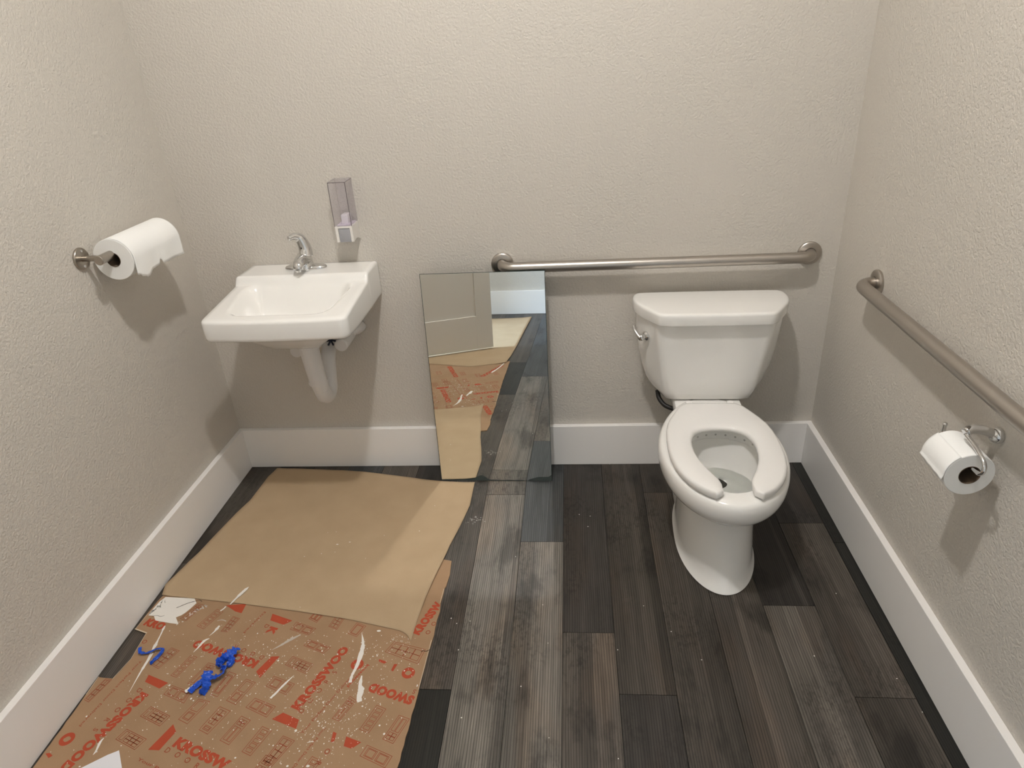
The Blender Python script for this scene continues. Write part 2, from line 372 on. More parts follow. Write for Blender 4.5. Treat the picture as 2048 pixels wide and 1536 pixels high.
# waste pipe and valve covers under the sink
pl = thing('sink_drain_pipe', 'white padded drain trap and valve covers hanging below the sink', 'pipe', (0.478, -0.23, 0.66))
bm = bmesh.new()
tube(bm, catmull([(0.478, -0.232, 0.70), (0.478, -0.232, 0.62), (0.482, -0.225, 0.52), (0.485, -0.215, 0.47)], 8), lambda t: 0.036 - 0.007 * t, 24)
obj('drain_pipe_cover', bm, M_VINYL, pl, smooth=True)
bm = bmesh.new()
tube(bm, catmull([(0.485, -0.217, 0.475), (0.486, -0.203, 0.440), (0.486, -0.172, 0.425), (0.486, -0.140, 0.440), (0.488, -0.125, 0.49), (0.492, -0.11, 0.56), (0.494, -0.06, 0.600), (0.495, -0.001, 0.605)], 8), lambda t: 0.029 - 0.003 * t, 24)
obj('trap_bend', bm, M_VINYL, pl, smooth=True)
for z, r in ((0.655, 0.042), (0.505, 0.034)):
    bm = bmesh.new(); lathe(bm, [(r - 0.008, -0.006), (r, -0.006), (r + 0.001, 0.0), (r, 0.006), (r - 0.008, 0.006)], (0.48, -0.228 + (0.66 - z) * 0.05, z), (0, 0, 1), 28)
    obj('collar', bm, M_VINYL, pl, auto=40)
for (x, y0, y1, z, r) in ((0.564, -0.155, -0.045, 0.618, 0.0245), (0.376, -0.125, -0.03, 0.583, 0.023)):
    bm = bmesh.new(); lathe(bm, [(0, 0), (r - 0.003, 0), (r, 0.003), (r, y1 - y0), (0, y1 - y0)], (x, y0, z), (0, 1, 0), 32)
    obj('valve_cover', bm, M_VINYL, pl, auto=40)
    bm = bmesh.new(); tube(bm, catmull([(x, y1 - 0.02, z), (x + 0.012, y1 + 0.005, z + 0.012), (x + 0.03, -0.03, z + 0.015), (x + 0.035, -0.001, z + 0.015)], 6), r * 0.86, 20)
    obj('supply_pipe_cover', bm, M_VINYL, pl, smooth=True)
bm = bmesh.new()
tube(bm, catmull([(0.505, -0.19, 0.665), (0.525, -0.17, 0.65), (0.545, -0.14, 0.655), (0.55, -0.12, 0.67)], 6), 0.006, 8)
for k in range(6):
    a = k * 1.05; p = Vector((0.535, -0.165, 0.645)); tube(bm, [p, p + Vector((0.02 * math.cos(a), -0.01, 0.02 * math.sin(a)))], 0.0035, 6)
obj('cable_tie_cluster', bm, mat('dark_blue_plastic', (0.006, 0.009, 0.025), 0.4), pl, auto=50)

# faucet
fx, fd, fz = 0.466, 0.088, 0.888
fa = thing('faucet', 'chrome single-lever faucet on an oval plate at the back of the sink', 'faucet', (fx, -fd, fz))
bm = bmesh.new(); rings = []
for s, h in ((0.97, 0), (1.0, 0.002), (1.0, 0.010), (0.96, 0.014), (0.85, 0.017), (0.5, 0.020), (0.03, 0.021)):
    rings.append([Vector((fx + 0.076 * s * math.copysign(abs(math.cos(a)) ** 0.8, math.cos(a)), -fd + 0.028 * s * math.copysign(abs(math.sin(a)) ** 0.9, math.sin(a)), fz + h)) for a in (2 * math.pi * k / 56 for k in range(56))])
loft(bm, rings, True, True, True); obj('base_plate', bm, M_CHROME, fa, smooth=True)
bm = bmesh.new(); rings = []
prof = [(0.034, 0.004), (0.0325, 0.012), (0.029, 0.022), (0.0265, 0.032), (0.0265, 0.044), (0.0255, 0.052), (0.020, 0.060), (0.008, 0.064)]
lathe(bm, [(0, 0.004)] + prof + [(0, 0.0645)], (fx, -fd, fz), (0, 0, 1), 40)
obj('body', bm, M_CHROME, fa, smooth=True)
bm = bmesh.new()
path = catmull([(fx, -fd + 0.005, fz + 0.032), (fx, -fd - 0.026, fz + 0.042), (fx, -fd - 0.048, fz + 0.040), (fx, -fd - 0.066, fz + 0.032), (fx, -fd - 0.072, fz + 0.021)], 8)
tube(bm, path, lambda t: 0.0275 - 0.0105 * t ** 0.8, 24, True, 0.85); obj('spout', bm, M_CHROME, fa, smooth=True)
bm = bmesh.new(); lathe(bm, [(0, 0), (0.009, 0), (0.010, 0.002), (0.010, 0.008), (0, 0.008)], (fx, -fd - 0.0725, fz + 0.014), (0, 0, 1), 24); obj('aerator', bm, M_CHROME, fa, auto=40)
bm = bmesh.new()
tube(bm, catmull([(fx + 0.006, -fd + 0.004, fz + 0.048), (fx + 0.006, -fd + 0.010, fz + 0.070), (fx + 0.002, -fd + 0.010, fz + 0.092), (fx - 0.006, -fd + 0.006, fz + 0.112), (fx - 0.018, -fd - 0.008, fz + 0.122), (fx - 0.030, -fd - 0.028, fz + 0.120)], 8),
     lambda t: 0.0255 - 0.008 * min(t * 1.5, 1) - 0.0095 * max(t - 0.6, 0) / 0.4, 24, True, 1.0)
obj('lever', bm, M_CHROME, fa, smooth=True)
bm = bmesh.new(); bmesh.ops.create_uvsphere(bm, u_segments=12, v_segments=8, radius=0.0032, matrix=Matrix.Translation((fx + 0.001, -fd - 0.0095, fz + 0.080)))
obj('index_button', bm, M_BLACK, fa, smooth=True)

# soap dispenser
sx0, sx1, sdp = 0.594, 0.654, 0.080
so = thing('soap_dispenser', 'clear and white wall soap dispenser with grey push button above the sink', 'soap dispenser', (0.624, 0, 0.97))
def zs(a, b): return a, b
M_CLEAR = mat('smoky_clear_acrylic', (0.62, 0.56, 0.60), 0.04); M_CLEAR.node_tree.nodes['Principled BSDF'].inputs['Alpha'].default_value = 0.14
bm = bmesh.new(); t_ = 0.0022; zt = 1.182; zb = 1.034
# tank walls as a hollow box
box(bm, sx0, sx1, -sdp, -sdp + t_, zb, zt); box(bm, sx0, sx0 + t_, -sdp + t_, -0.004, zb, zt); box(bm, sx1 - t_, sx1, -sdp + t_, -0.004, zb, zt)
box(bm, sx0, sx1, -0.004, -0.0015, zb, zt)
obj('clear_reservoir', bm, M_CLEAR, so)
bm = bmesh.new(); box(bm, sx0 - 0.0006, sx1 + 0.0006, -sdp - 0.0006, -0.001, zt + 0.0002, zt + 0.0035, 0.0008, 1); obj('reservoir_lid', bm, M_CLEAR, so)
M_SEAM = mat('dark_acrylic_edge', (0.10, 0.08, 0.085), 0.3)
bm = bmesh.new(); e = 0.0008
for x in (sx0, sx1): box(bm, x - e, x + e, -sdp - e, -sdp + e, zb, zt)
box(bm, sx0, sx1, -sdp - e, -sdp + e, zt - e, zt + e)
for x in (sx0, sx1): box(bm, x - e * .7, x + e * .7, -sdp, -0.002, zt - e * .7, zt + e * .7)
obj('edge_seam', bm, M_SEAM, so)
bm = bmesh.new(); box(bm, sx0 + 0.018, sx1 - 0.018, -0.055, -0.012, zb + 0.0005, zb + 0.034, 0.003, 2); obj('pump_housing', bm, mat('frosted_lilac_plastic', (0.78, 0.74, 0.80), 0.3), so, auto=40)
bm = bmesh.new(); box(bm, sx0 + 0.006, sx1 - 0.006, -0.0795 + t_ + 0.003, -0.006, zb + 0.0004, zb + 0.0035); obj('soap_residue', bm, mat('lilac_soap', (0.62, 0.55, 0.68), 0.2), so)
z0 = 0.979
bm = bmesh.new()
prof = [(-0.001, z0 - 0.008), (-0.03, z0 + 0.004), (-0.050, z0 + 0.004), (-sdp, z0), (-sdp, zb - 0.0005), (-0.001, zb - 0.0005)]
for xa, xb in ((sx0, sx0 + 0.009), (sx1 - 0.009, sx1)):
    a = [bm.verts.new((xa, y, z)) for y, z in prof]; b = [bm.verts.new((xb, y, z)) for y, z in prof]
    bm.faces.new(a[::-1]); bm.faces.new(b)
    for i in range(6): j = (i + 1) % 6; bm.faces.new((a[i], a[j], b[j], b[i]))
box(bm, sx0 + 0.009, sx1 - 0.009, -sdp, -0.001, zb - 0.007, zb - 0.0005); box(bm, sx0 + 0.009, sx1 - 0.009, -0.05, -0.001, z0 + 0.006, zb - 0.007)
obj('white_base', bm, mat('white_abs_plastic', (0.80, 0.77, 0.73), 0.3), so)
bm = bmesh.new(); box(bm, sx0 + 0.0100, sx1 - 0.0100, -0.0792, -0.052, z0 - 0.001, zb - 0.009, 0.002, 2); obj('push_button', bm, mat('grey_button_plastic', (0.36, 0.36, 0.38), 0.35), so, auto=40)['label'] = 'grey push button'

# ---------------------------------------------------------------- grab bars
def grab_bar(name, label, mt, wall, a, b, z):
    """wall 'back': runs along x; 'right': runs along y"""
    R, off, rb = 0.019, 0.057, 0.045
    def pt(s, o, dz=0): return Vector((s, -o, z + dz)) if wall == 'back' else Vector((W - o, s, z + dz))
    sg = 1 if b > a else -1
    t = thing(name, label, 'grab bar', pt(a, 0))
    path = [pt(a, 0.002)] + [pt(a, off - rb)]
    for k in range(1, 11):
        q = math.pi / 2 * k / 10; path.append(pt(a + sg * rb * (1 - math.cos(q)), off - rb + rb * math.sin(q)))
    n = 24
    for k in range(1, n): path.append(pt(a + sg * rb + (b - a - 2 * sg * rb) * k / n, off))
    for k in range(0, 11):
        q = math.pi / 2 * k / 10; path.append(pt(b - sg * rb + sg * rb * math.sin(q), off - rb + rb * math.cos(q)))
    path.append(pt(b, 0.002))
    bm = bmesh.new(); tube(bm, path, R, 28); obj('rail', bm, mt, t, smooth=True)
    for s in (a, b):
        bm = bmesh.new(); ax = (0, -1, 0) if wall == 'back' else (-1, 0, 0)
        lathe(bm, [(0, 0.0005), (0.0395, 0.0005), (0.0405, 0.002), (0.0405, 0.008), (0.0385, 0.0105), (0.034, 0.0125), (0.0215, 0.0135), (0.0200, 0.0135)], pt(s, 0), ax, 48)
        obj('flange', bm, M_STEEL, t, auto=35)
    return t
grab_bar('grab_bar', 'long brushed steel grab bar on the back wall above the toilet', M_STEEL, 'back', 1.161, 2.231, 0.8575)
grab_bar('grab_bar', 'long brushed steel grab bar on the right wall above the toilet paper', M_STEEL_Y, 'right', -0.335, -1.40, 0.8565)

# ---------------------------------------------------------------- toilet (own frame: x across, -y forward, turned slightly)
TX = 1.888
to = thing('toilet', 'white two-piece toilet with open-front seat standing against the back wall', 'toilet', (TX, 0, 0), math.radians(-1.6))
def sellipse(w, db, df, dc, nf=2.0, nb=2.0, n=72):
    out = []
    for k in range(n):
        a = 2 * math.pi * k / n; c, s = math.cos(a), math.sin(a)
        e = nf if s >= 0 else nb; L = (df - dc) if s >= 0 else (dc - db)
        out.append((w * math.copysign(abs(c) ** (2 / e), c), dc + L * math.copysign(abs(s) ** (2 / e), s)))
    return out
bm = bmesh.new(); rings = []
for z, w_, db, df, dc, nf, nb in [(0.0003, .126, .20, .752, .49, 2, 2.6), (0.003, .128, .20, .755, .49, 2, 2.6), (0.006, .127, .20, .754, .49, 2, 2.6), (0.010, .122, .205, .747, .49, 2, 2.6), (0.05, .119, .21, .733, .49, 2, 2.6), (0.12, .116, .21, .706, .49, 2, 2.6),
        (0.18, .114, .21, .690, .49, 2, 2.6), (0.225, .115, .20, .688, .48, 2, 2.4), (0.25, .121, .20, .700, .47, 2, 2.3), (0.262, .133, .19, .728, .47, 2, 2.2), (0.275, .152, .18, .755, .48, 2, 2.0),
        (0.29, .171, .17, .780, .49, 2, 1.9), (0.305, .184, .165, .797, .50, 2, 1.85), (0.320, .192, .16, .807, .50, 2, 1.85), (0.335, .196, .16, .812, .50, 2, 1.85), (0.355, .197, .16, .813, .50, 2, 1.85), (0.370, .1955, .16, .811, .50, 2, 1.85), (0.379, .192, .16, .806, .50, 2, 1.85), (0.3845, .186, .165, .797, .50, 2, 1.85), (0.386, .176, .18, .785, .50, 2, 1.9),
        (0.3855, .135, .38, .752, .53, 2, 2), (0.383, .130, .388, .745, .53, 2, 2), (0.377, .128, .39, .742, .53, 2, 2), (0.350, .129, .39, .742, .53, 2, 2), (0.345, .136, .385, .748, .53, 2, 2), (0.32, .132, .39, .742, .53, 2, 2), (0.28, .122, .405, .722, .53, 2, 2), (0.255, .114, .415, .708, .54, 2, 2),
        (0.235, .102, .43, .690, .54, 2, 2), (0.215, .082, .44, .655, .53, 2, 2), (0.203, .055, .445, .60, .50, 2, 2), (0.196, .030, .44, .52, .48, 2, 2)]:
    rings.append([Vector((x, -d, z)) for x, d in sellipse(w_, db, df, dc, nf, nb)])
loft(bm, rings, True, True, True)
# rear deck that carries the tank, and rear of the pedestal
def dsec(w_, d0, d1, r): return rrect(w_, d0, d1, r, r, 64)
rings = [[Vector((x, -d, z)) for x, d in dsec(w_, d0, d1, 0.03)] for z, w_, d0, d1 in ((0.0003, .105, .11, .35), (0.20, .095, .11, .35), (0.28, .09, .09, .35), (0.315, .105, .05, .34), (0.33, .116, .045, .32), (0.376, .118, .045, .315), (0.3835, .113, .05, .31))]
loft(bm, rings, True, True, True)
obj('bowl', bm, M_CERAMIC, to, local=True, auto=50)
bm = bmesh.new(); rings = [[Vector((x, -d, 0.249)) for x, d in sellipse(0.111 * s + .0, .54 - .121 * s, .54 + .162 * s, .54, 2, 2, 48)] for s in (1.0, 0.02)]
loft(bm, rings, True, False, True)
obj('water', bm, mat('clear_toilet_water', (0.93, 0.97, 0.95), 0.0, trans=1.0, ior=1.33), to, local=True, smooth=True)
bm = bmesh.new(); lathe(bm, [(0, 0), (0.029, 0), (0.029, 0.001), (0, 0.001)], (0.006, -0.468, 0.1968), (0, 0, 1), 32); obj('trap_opening', bm, M_DARK, to, local=True)
bm = bmesh.new()
for k in range(11):
    a = math.radians(200 + 14 * k); x, d = 0.1285 * math.cos(a), 0.53 + 0.139 * math.sin(a)
    lathe(bm, [(0, 0), (0.0035, 0), (0.0035, 0.0006), (0, 0.0006)], (x, -d, 0.363), (-math.cos(a), math.sin(a), 0), 10)
obj('rim_hole', bm, mat('grey_rim_hole', (0.42, 0.41, 0.39), 0.6), to, local=True); bpy.data.objects['rim_hole']['kind'] = 'stuff'
# seat : sections from one tip round the back to the other
OUT = [(0, .258), (.085, .258), (.097, .262), (.118, .288), (.136, .325), (.153, .36), (.168, .40), (.178, .45), (.182, .50), (.183, .55), (.181, .60), (.172, .655), (.157, .702), (.136, .742), (.112, .772), (.090, .790), (.073, .800)]
INN = [(0, .432), (.028, .433), (.055, .441), (.075, .454), (.088, .473), (.096, .495), (.1005, .52), (.1015, .55), (.099, .585), (.092, .62), (.082, .65), (.070, .68), (.058, .705), (.049, .725), (.0455, .738), (.043, .756), (.045, .776)]
NS = 40
OUT = [(x * .945, .253 + (d - .258) * .978) for x, d in OUT]; INN = [(x * .95, .253 + (d - .258) * .978) for x, d in INN]
o_ = [(p.x, p.y) for p in resample([(x, d, 0) for x, d in OUT], NS)]; i_ = [(p.x, p.y) for p in resample([(x, d, 0) for x, d in INN], NS)]
def seat_sec(o, i, s, zs=1.0):
    res = []; zb_, zt_ = 0.3895, 0.4135
    prof = [(0.03, 0), (0.0, 0.2), (0.0, 0.62), (0.035, 0.88), (0.11, 1.0), (0.5, 1.03), (0.88, 0.97), (0.97, 0.80), (1.0, 0.5), (0.985, 0.12), (0.96, 0)]
    for u, v in prof: res.append(Vector((s * (o[0] + (i[0] - o[0]) * u), -(o[1] + (i[1] - o[1]) * u), zb_ + (zt_ - zb_) * (0.5 + (v - 0.5) * zs))))
    return res
secs = []
def tipsecs(sg):
    o, i = Vector(o_[-1]), Vector(i_[-1]); dirn = Vector((-0.35, 1.0)).normalized(); out = []
    for t, k, zz in ((0.004, 0.94, 0.96), (0.008, 0.80, 0.85), (0.0105, 0.55, 0.6)):
        m = (o + i) / 2; oo = m + (o - m) * k + dirn * t; ii = m + (i - m) * k + dirn * t; out.append(seat_sec(oo, ii, sg, zz))
    return out
L_ = [seat_sec(a, b, -1) for a, b in zip(o_, i_)]; Rr = [seat_sec(a, b, 1) for a, b in zip(o_, i_)]
secs = tipsecs(-1)[::-1] + L_[::-1] + Rr[1:] + tipsecs(1)
bm = bmesh.new(); loft(bm, secs, True, True, True); obj('seat', bm, M_SEAT, to, local=True, auto=60)
for s in (-1, 1):
    bm = bmesh.new(); lathe(bm, [(0, 0), (0.013, 0), (0.013, 0.018), (0.011, 0.021), (0, 0.021)], (s * 0.07, -0.245, 0.3862), (0, 0, 1), 20)
    obj('seat_hinge', bm, M_SEAT, to, local=True, auto=40)
# tank and lid
def chaikin(p, n=2):
    for _ in range(n):
        q = []
        for k in range(len(p)):
            a, b = p[k], p[(k + 1) % len(p)]; q += [(a[0] * .75 + b[0] * .25, a[1] * .75 + b[1] * .25), (a[0] * .25 + b[0] * .75, a[1] * .25 + b[1] * .75)]
        p = q
    return p
def tsec(wf, ws, df, d0=.03):
    h = [(ws * .93, d0), (ws, d0 + .015), (ws, .095), (ws * .985, .125), (wf + .016, df - .017), (wf + .002, df - .003), (wf - .025, df)]
    return chaikin(h + [(-x, d) for x, d in h[::-1]], 2)
bm = bmesh.new()
secs = [(0.3862, .118, .140, .180), (0.388, .128, .153, .190), (0.394, .136, .170, .198), (0.42, .145, .197, .205), (0.45, .151, .213, .210), (0.50, .159, .229, .217), (0.56, .167, .240, .225), (0.63, .177, .248, .234), (0.698, .186, .254, .242)]
loft(bm, [[Vector((x, -d, z)) for x, d in tsec(wf, ws, df)] for z, wf, ws, df in secs], True, True, True)
obj('tank', bm, M_CERAMIC, to, local=True, auto=50)
def lsec(o): return [(x * (1 - o / .25), .147 + (d - .147) * (1 - o / .12)) for x, d in chaikin([(.235, .028), (.256, .040), (.264, .075), (.262, .112), (.248, .158), (.216, .212), (.192, .250), (.176, .262), (.10, .2645)] + [(-.10, .2645), (-.176, .262), (-.192, .250), (-.216, .212), (-.248, .158), (-.262, .112), (-.264, .075), (-.256, .040), (-.235, .028)], 2)]
bm = bmesh.new()
loft(bm, [[Vector((x, -d, z)) for x, d in lsec(o)] for z, o in ((0.6985, .006), (0.7005, .001), (0.703, 0), (0.732, 0.0), (0.737, .0012), (0.740, .004), (0.7415, .009), (0.7418, .016), (0.742, .05))], True, True, True)
obj('tank_lid', bm, M_CERAMIC, to, local=True, auto=50)
# flush lever on the angled left face of the tank
nv = Vector((-0.80, -0.60, 0)).normalized(); base = Vector((-0.2215, -0.176, 0.632))
bm = bmesh.new(); lathe(bm, [(0, -0.008), (0.0165, -0.008), (0.0165, 0.003), (0.013, 0.007), (0.009, 0.009), (0.009, 0.016), (0.012, 0.018), (0.012, 0.024), (0.009, 0.028), (0, 0.029)], base, nv, 32)
p0 = base + nv * 0.021
tube(bm, catmull([p0, p0 + Vector((-0.010, 0.008, 0.008)), p0 + Vector((-0.019, 0.020, 0.020)), p0 + Vector((-0.023, 0.032, 0.030))], 6), lambda t: 0.0105 - 0.004 * t, 18, True, 0.7)
obj('flush_lever', bm, M_CHROME, to, local=True, auto=40)['label'] = 'chrome flush lever'
bm = bmesh.new(); tube(bm, catmull([(-0.168, -0.125, 0.392), (-0.163, -0.145, 0.370), (-0.145, -0.165, 0.352), (-0.118, -0.175, 0.343), (-0.095, -0.150, 0.325), (-0.085, -0.08, 0.27), (-0.075, -0.04, 0.20), (-0.07, -0.03, 0.15)], 8), 0.0085, 14)
obj('supply_hose', bm, M_BLACK, to, local=True, smooth=True)['label'] = 'dark flexible water supply hose'
bm = bmesh.new(); lathe(bm, [(0, 0), (0.02, 0), (0.018, 0.004), (0.010, 0.006), (0.010, 0.04), (0, 0.04)], (-0.07, -0.023, 0.14), (0, -1, 0), 24); obj('supply_valve', bm, M_CHROME, to, local=True, auto=40)

# ---------------------------------------------------------------- paper towels on the left wall
tz = 1.085; ty = -0.563
ph = thing('paper_towel_holder', 'brushed nickel single-arm paper towel holder on the left wall', 'towel holder', (0, ty, tz))
bm = bmesh.new(); lathe(bm, [(0, 0.0005), (0.031, 0.0005), (0.032, 0.002), (0.032, 0.005), (0.030, 0.0075), (0, 0.0085)], (0, ty, tz), (1, 0, 0), 44); obj('wall_plate', bm, M_NICKEL, ph, auto=40)
for dy, dz in ((0.004, 0.0215), (-0.004, -0.0215)):
    bm = bmesh.new(); lathe(bm, [(0, 0.0078), (0.0045, 0.0078), (0.004, 0.010), (0, 0.0105)], (0, ty + dy, tz + dz), (1, 0, 0), 14)
    obj('screw', bm, M_CHROME, ph, auto=40)
bm = bmesh.new(); tube(bm, [(0.006, ty, tz), (0.030, ty, tz), (0.055, ty - 0.004, tz), (0.076, ty - 0.010, tz)], 0.0085, 20); obj('arm', bm, M_NICKEL, ph, auto=50)
bm = bmesh.new(); lathe(bm, [(0, 0), (0.0125, 0), (0.0135, 0.001), (0.0135, 0.315), (0.0125, 0.316), (0, 0.316)], (0.076, ty - 0.030, tz), (0, 1, 0), 32); obj('rod', bm, M_NICKEL, ph, auto=40)
pr = thing('paper_towel_roll', 'white quilted paper towel roll with a torn loose end on its holder', 'paper towels', (0.083, -0.40, tz))
rx, rz_, R1, ry0, ry1 = 0.080, 1.071, 0.0605, -0.536, -0.290
bm = bmesh.new()
lathe(bm, [(0.0215, 0), (R1 - 0.001, 0), (R1, 0.001), (R1, ry1 - ry0 - 0.001), (R1 - 0.001, ry1 - ry0), (0.0215, ry1 - ry0), (0.0215, 0)], (rx, ry0, rz_), (0, 1, 0), 64)
obj('roll', bm, M_TISSUE, pr, auto=40)
bm = bmesh.new(); lathe(bm, [(0.0205, -0.001), (0.0214, -0.001), (0.0214, ry1 - ry0 + 0.001), (0.0205, ry1 - ry0 + 0.001), (0.0205, -0.001)], (rx, ry0, rz_), (0, 1, 0), 40); obj('cardboard_core', bm, mat('grey_brown_core', (0.16, 0.12, 0.085), 0.8), pr, auto=40)
bm = bmesh.new(); rows = []
random.seed(3); NY = 46
for k in range(NY + 1):
    v = k / NY; y = ry0 + 0.002 + (ry1 - ry0 + 0.012) * v; col_ = []
    for a in range(100, 5, -5):
        q = math.radians(a); rr = R1 + 0.0012 + 0.0012 * (100 - a) / 95; col_.append(Vector((rx + rr * math.cos(q), y, rz_ + rr * math.sin(q))))
    x = rx + R1 + 0.003
    end = 0.055 + 0.004 * math.sin(v * 9) + random.uniform(-0.0012, 0.0012)
    if 0.08 < v < 0.30: end += 0.008 * math.sin((v - .08) / .22 * math.pi)
    if 0.46 < v < 0.52: end -= 0.014
    if v < 0.05: end -= 0.006
    if v >= 0.52: end = 0.053 + 0.010 * (v - 0.52)
    for j in range(1, 9):
        s = j / 8; zz = rz_ - end * s
        col_.append(Vector((x + 0.003 * s * math.sin(v * 14) - 0.004 * s, y, zz + 0.012 * (1 - s))))
    rows.append(col_)
vs = loft(bm, rows, False)
obj('hanging_sheet', bm, M_TISSUE, pr, smooth=True)
m_ = bpy.data.objects['hanging_sheet'].modifiers.new('thick', 'SOLIDIFY'); m_.thickness = 0.0006

# ---------------------------------------------------------------- toilet paper on the right wall
HZ = 0.745; HY = -1.035
th_ = thing('toilet_paper_holder', 'chrome hook toilet paper holder on the right wall below the grab bar', 'paper holder', (W, HY, HZ))
bm = bmesh.new(); lathe(bm, [(0, 0.0005), (0.016, 0.0005), (0.0185, 0.003), (0.0185, 0.010), (0.015, 0.017), (0.008, 0.021), (0, 0.022)], (W, HY, HZ), (-1, 0, 0), 36); obj('wall_post', bm, M_CHROME, th_, smooth=True)
ax = W - 0.076
bm = bmesh.new(); tube(bm, catmull([(W - 0.010, HY + 0.0, HZ + 0.001), (W - 0.035, HY + 0.002, HZ + 0.012), (W - 0.062, HY + 0.001, HZ + 0.016), (ax, HY - 0.004, HZ + 0.012)], 6), 0.0105, 20); obj('arm', bm, M_CHROME, th_, smooth=True)
ROLLX, ROLLZ, RY0, RY1, RR = W - 0.077, 0.681, -1.092, -0.990, 0.0515
bm = bmesh.new()
tube(bm, catmull([(ax, HY - 0.006, HZ + 0.008), (ax + 0.003, -1.082, HZ - 0.002), (ax + 0.004, -1.118, HZ - 0.018), (ax + 0.002, -1.122, ROLLZ + 0.026), (ax - 0.001, -1.095, ROLLZ + 0.0165), (ax - 0.001, -1.01, ROLLZ + 0.0165), (ax - 0.001, -0.976, ROLLZ + 0.0175), (ax - 0.002, -0.966, ROLLZ + 0.030), (ax - 0.003, -0.966, ROLLZ + 0.056)], 8), 0.0048, 14)
obj('hook_rod', bm, M_CHROME, th_, smooth=True)
tr = thing('toilet_paper_roll', 'white toilet paper roll hanging on the chrome hook by the right wall', 'toilet paper', (ROLLX, (RY0 + RY1) / 2, ROLLZ))
bm = bmesh.new(); L0 = RY1 - RY0
lathe(bm, [(0.0225, 0), (RR - 0.0015, 0), (RR, 0.0015), (RR, L0 - 0.0015), (RR - 0.0015, L0), (0.0225, L0), (0.0225, 0)], (ROLLX, RY0, ROLLZ), (0, 1, 0), 64)
obj('roll', bm, M_TISSUE, tr, auto=40)
bm = bmesh.new(); lathe(bm, [(0.0215, -0.0008), (0.0224, -0.0008), (0.0224, L0), (0.0215, L0), (0.0215, -0.0008)], (ROLLX, RY0, ROLLZ), (0, 1, 0), 32); obj('cardboard_core', bm, mat('shade_darkened_brown_core', (0.12, 0.085, 0.055), 0.85), tr, auto=40)  # core brown is darkened to stand in for the unlit inside of the roll
bm = bmesh.new(); rows = []
for k in range(17):
    v = k / 16; y = RY0 + L0 * v; c_ = []
    for a in range(120, 186, 6): q = math.radians(a); c_.append(Vector((ROLLX + (RR + 0.0013) * math.cos(q), y, ROLLZ + (RR + 0.0013) * math.sin(q))))
    for j in range(1, 5): c_.append(Vector((ROLLX - RR - 0.0013 - 0.0008 * j, y, ROLLZ - 0.0028 * j * (1 + 0.08 * math.sin(v * 23) - 0.3 * v))))
    rows.append(c_)
loft(bm, rows, False); obj('loose_end', bm, M_TISSUE, tr, smooth=True)
m_ = bpy.data.objects['loose_end'].modifiers.new('thick', 'SOLIDIFY'); m_.thickness = 0.0005

# ---------------------------------------------------------------- mirror leaning on the grab bar
# a thin pane that bows slightly under its own weight: its lean grows from 2.8 degrees at the foot to 4.1 near the top
A = Vector((0.868, -0.129, 0.0012)); B = Vector((1.315, -0.137, 0.0012)); hm = 0.853; tk = 0.003
ux = (B - A).normalized(); nb = Vector((-ux.y, ux.x, 0)); wm = (B - A).length
if nb.y < 0: nb = -nb
NV = 72; off = [0.0]; hz = [0.0]
def tilt(v): return 0.049 + 0.023 * sstep(0.10, 0.65, v) - 0.0025 * sstep(0.68, 0.85, v)
for k in range(NV): t = tilt((k + 0.5) / NV * hm); off.append(off[-1] + math.sin(t) * hm / NV); hz.append(hz[-1] + math.cos(t) * hm / NV)
mi = thing('leaning_mirror', 'frameless rectangular mirror leaning against the back wall and grab bar', 'mirror', A)
def MP(u, v, d=0.0):
    s = min(max(v / hm * NV, 0), NV - 1e-6); k = int(s); f = s - k; t = tilt(v)
    o = off[k] * (1 - f) + off[k + 1] * f; z = hz[k] * (1 - f) + hz[k + 1] * f
    return A + ux * u + nb * (o - d * math.cos(t)) + Vector((0, 0, z + d * math.sin(t)))
bm = bmesh.new()
fr = [[bm.verts.new(MP(u, hm * k / NV)) for u in (0, wm / 2, wm)] for k in range(NV + 1)]
bk = [[bm.verts.new(MP(u, hm * k / NV, -tk)) for u in (0, wm / 2, wm)] for k in range(NV + 1)]
for k in range(NV):
    for i in range(2):
        bm.faces.new((fr[k][i], fr[k][i + 1], fr[k + 1][i + 1], fr[k + 1][i])).smooth = True
        q = bm.faces.new((bk[k][i], bk[k + 1][i], bk[k + 1][i + 1], bk[k][i + 1])); q.material_index = 1; q.smooth = True
    for i in (0, 2): bm.faces.new((fr[k][i], fr[k + 1][i], bk[k + 1][i], bk[k][i])).material_index = 1
for k in (0, NV):
    for i in range(2): bm.faces.new((fr[k][i], fr[k][i + 1], bk[k][i + 1], bk[k][i])).material_index = 1
bmesh.ops.recalc_face_normals(bm, faces=bm.faces); bm.normal_update()
for e in bm.edges:
    if len(e.link_faces) == 2 and e.calc_face_angle(0) > 0.5: e.smooth = False
me = bpy.data.meshes.new('mirror_glass'); bm.to_mesh(me); bm.free(); link('mirror_glass', me, [M_MIRROR, M_GEDGE], mi)
random.seed(5)
bm = bmesh.new(); N = 90
hs = []
for k in range(N + 1):
    u = k / N
    h = 0.004 + 0.004 * abs(noise.noise(Vector((u * 9, 0, 3)))) + 0.015 * math.exp(-((u - .37) / .05) ** 2) + 0.012 * math.exp(-((u - .33) / .09) ** 2) * 0.5 + 0.014 * sstep(.76, .9, u) + 0.010 * sstep(.97, 1.0, u)
    if .42 < u < .75: h *= 0.75
    if .75 < u < .79: h *= 0.3
    hs.append(h)
lo = [bm.verts.new(MP(wm * k / N, 0.0004, 0.0003)) for k in range(N + 1)]; hi = [bm.verts.new(MP(wm * k / N, hs[k], 0.0003)) for k in range(N + 1)]
for k in range(N): bm.faces.new((lo[k], lo[k + 1], hi[k + 1], hi[k]))
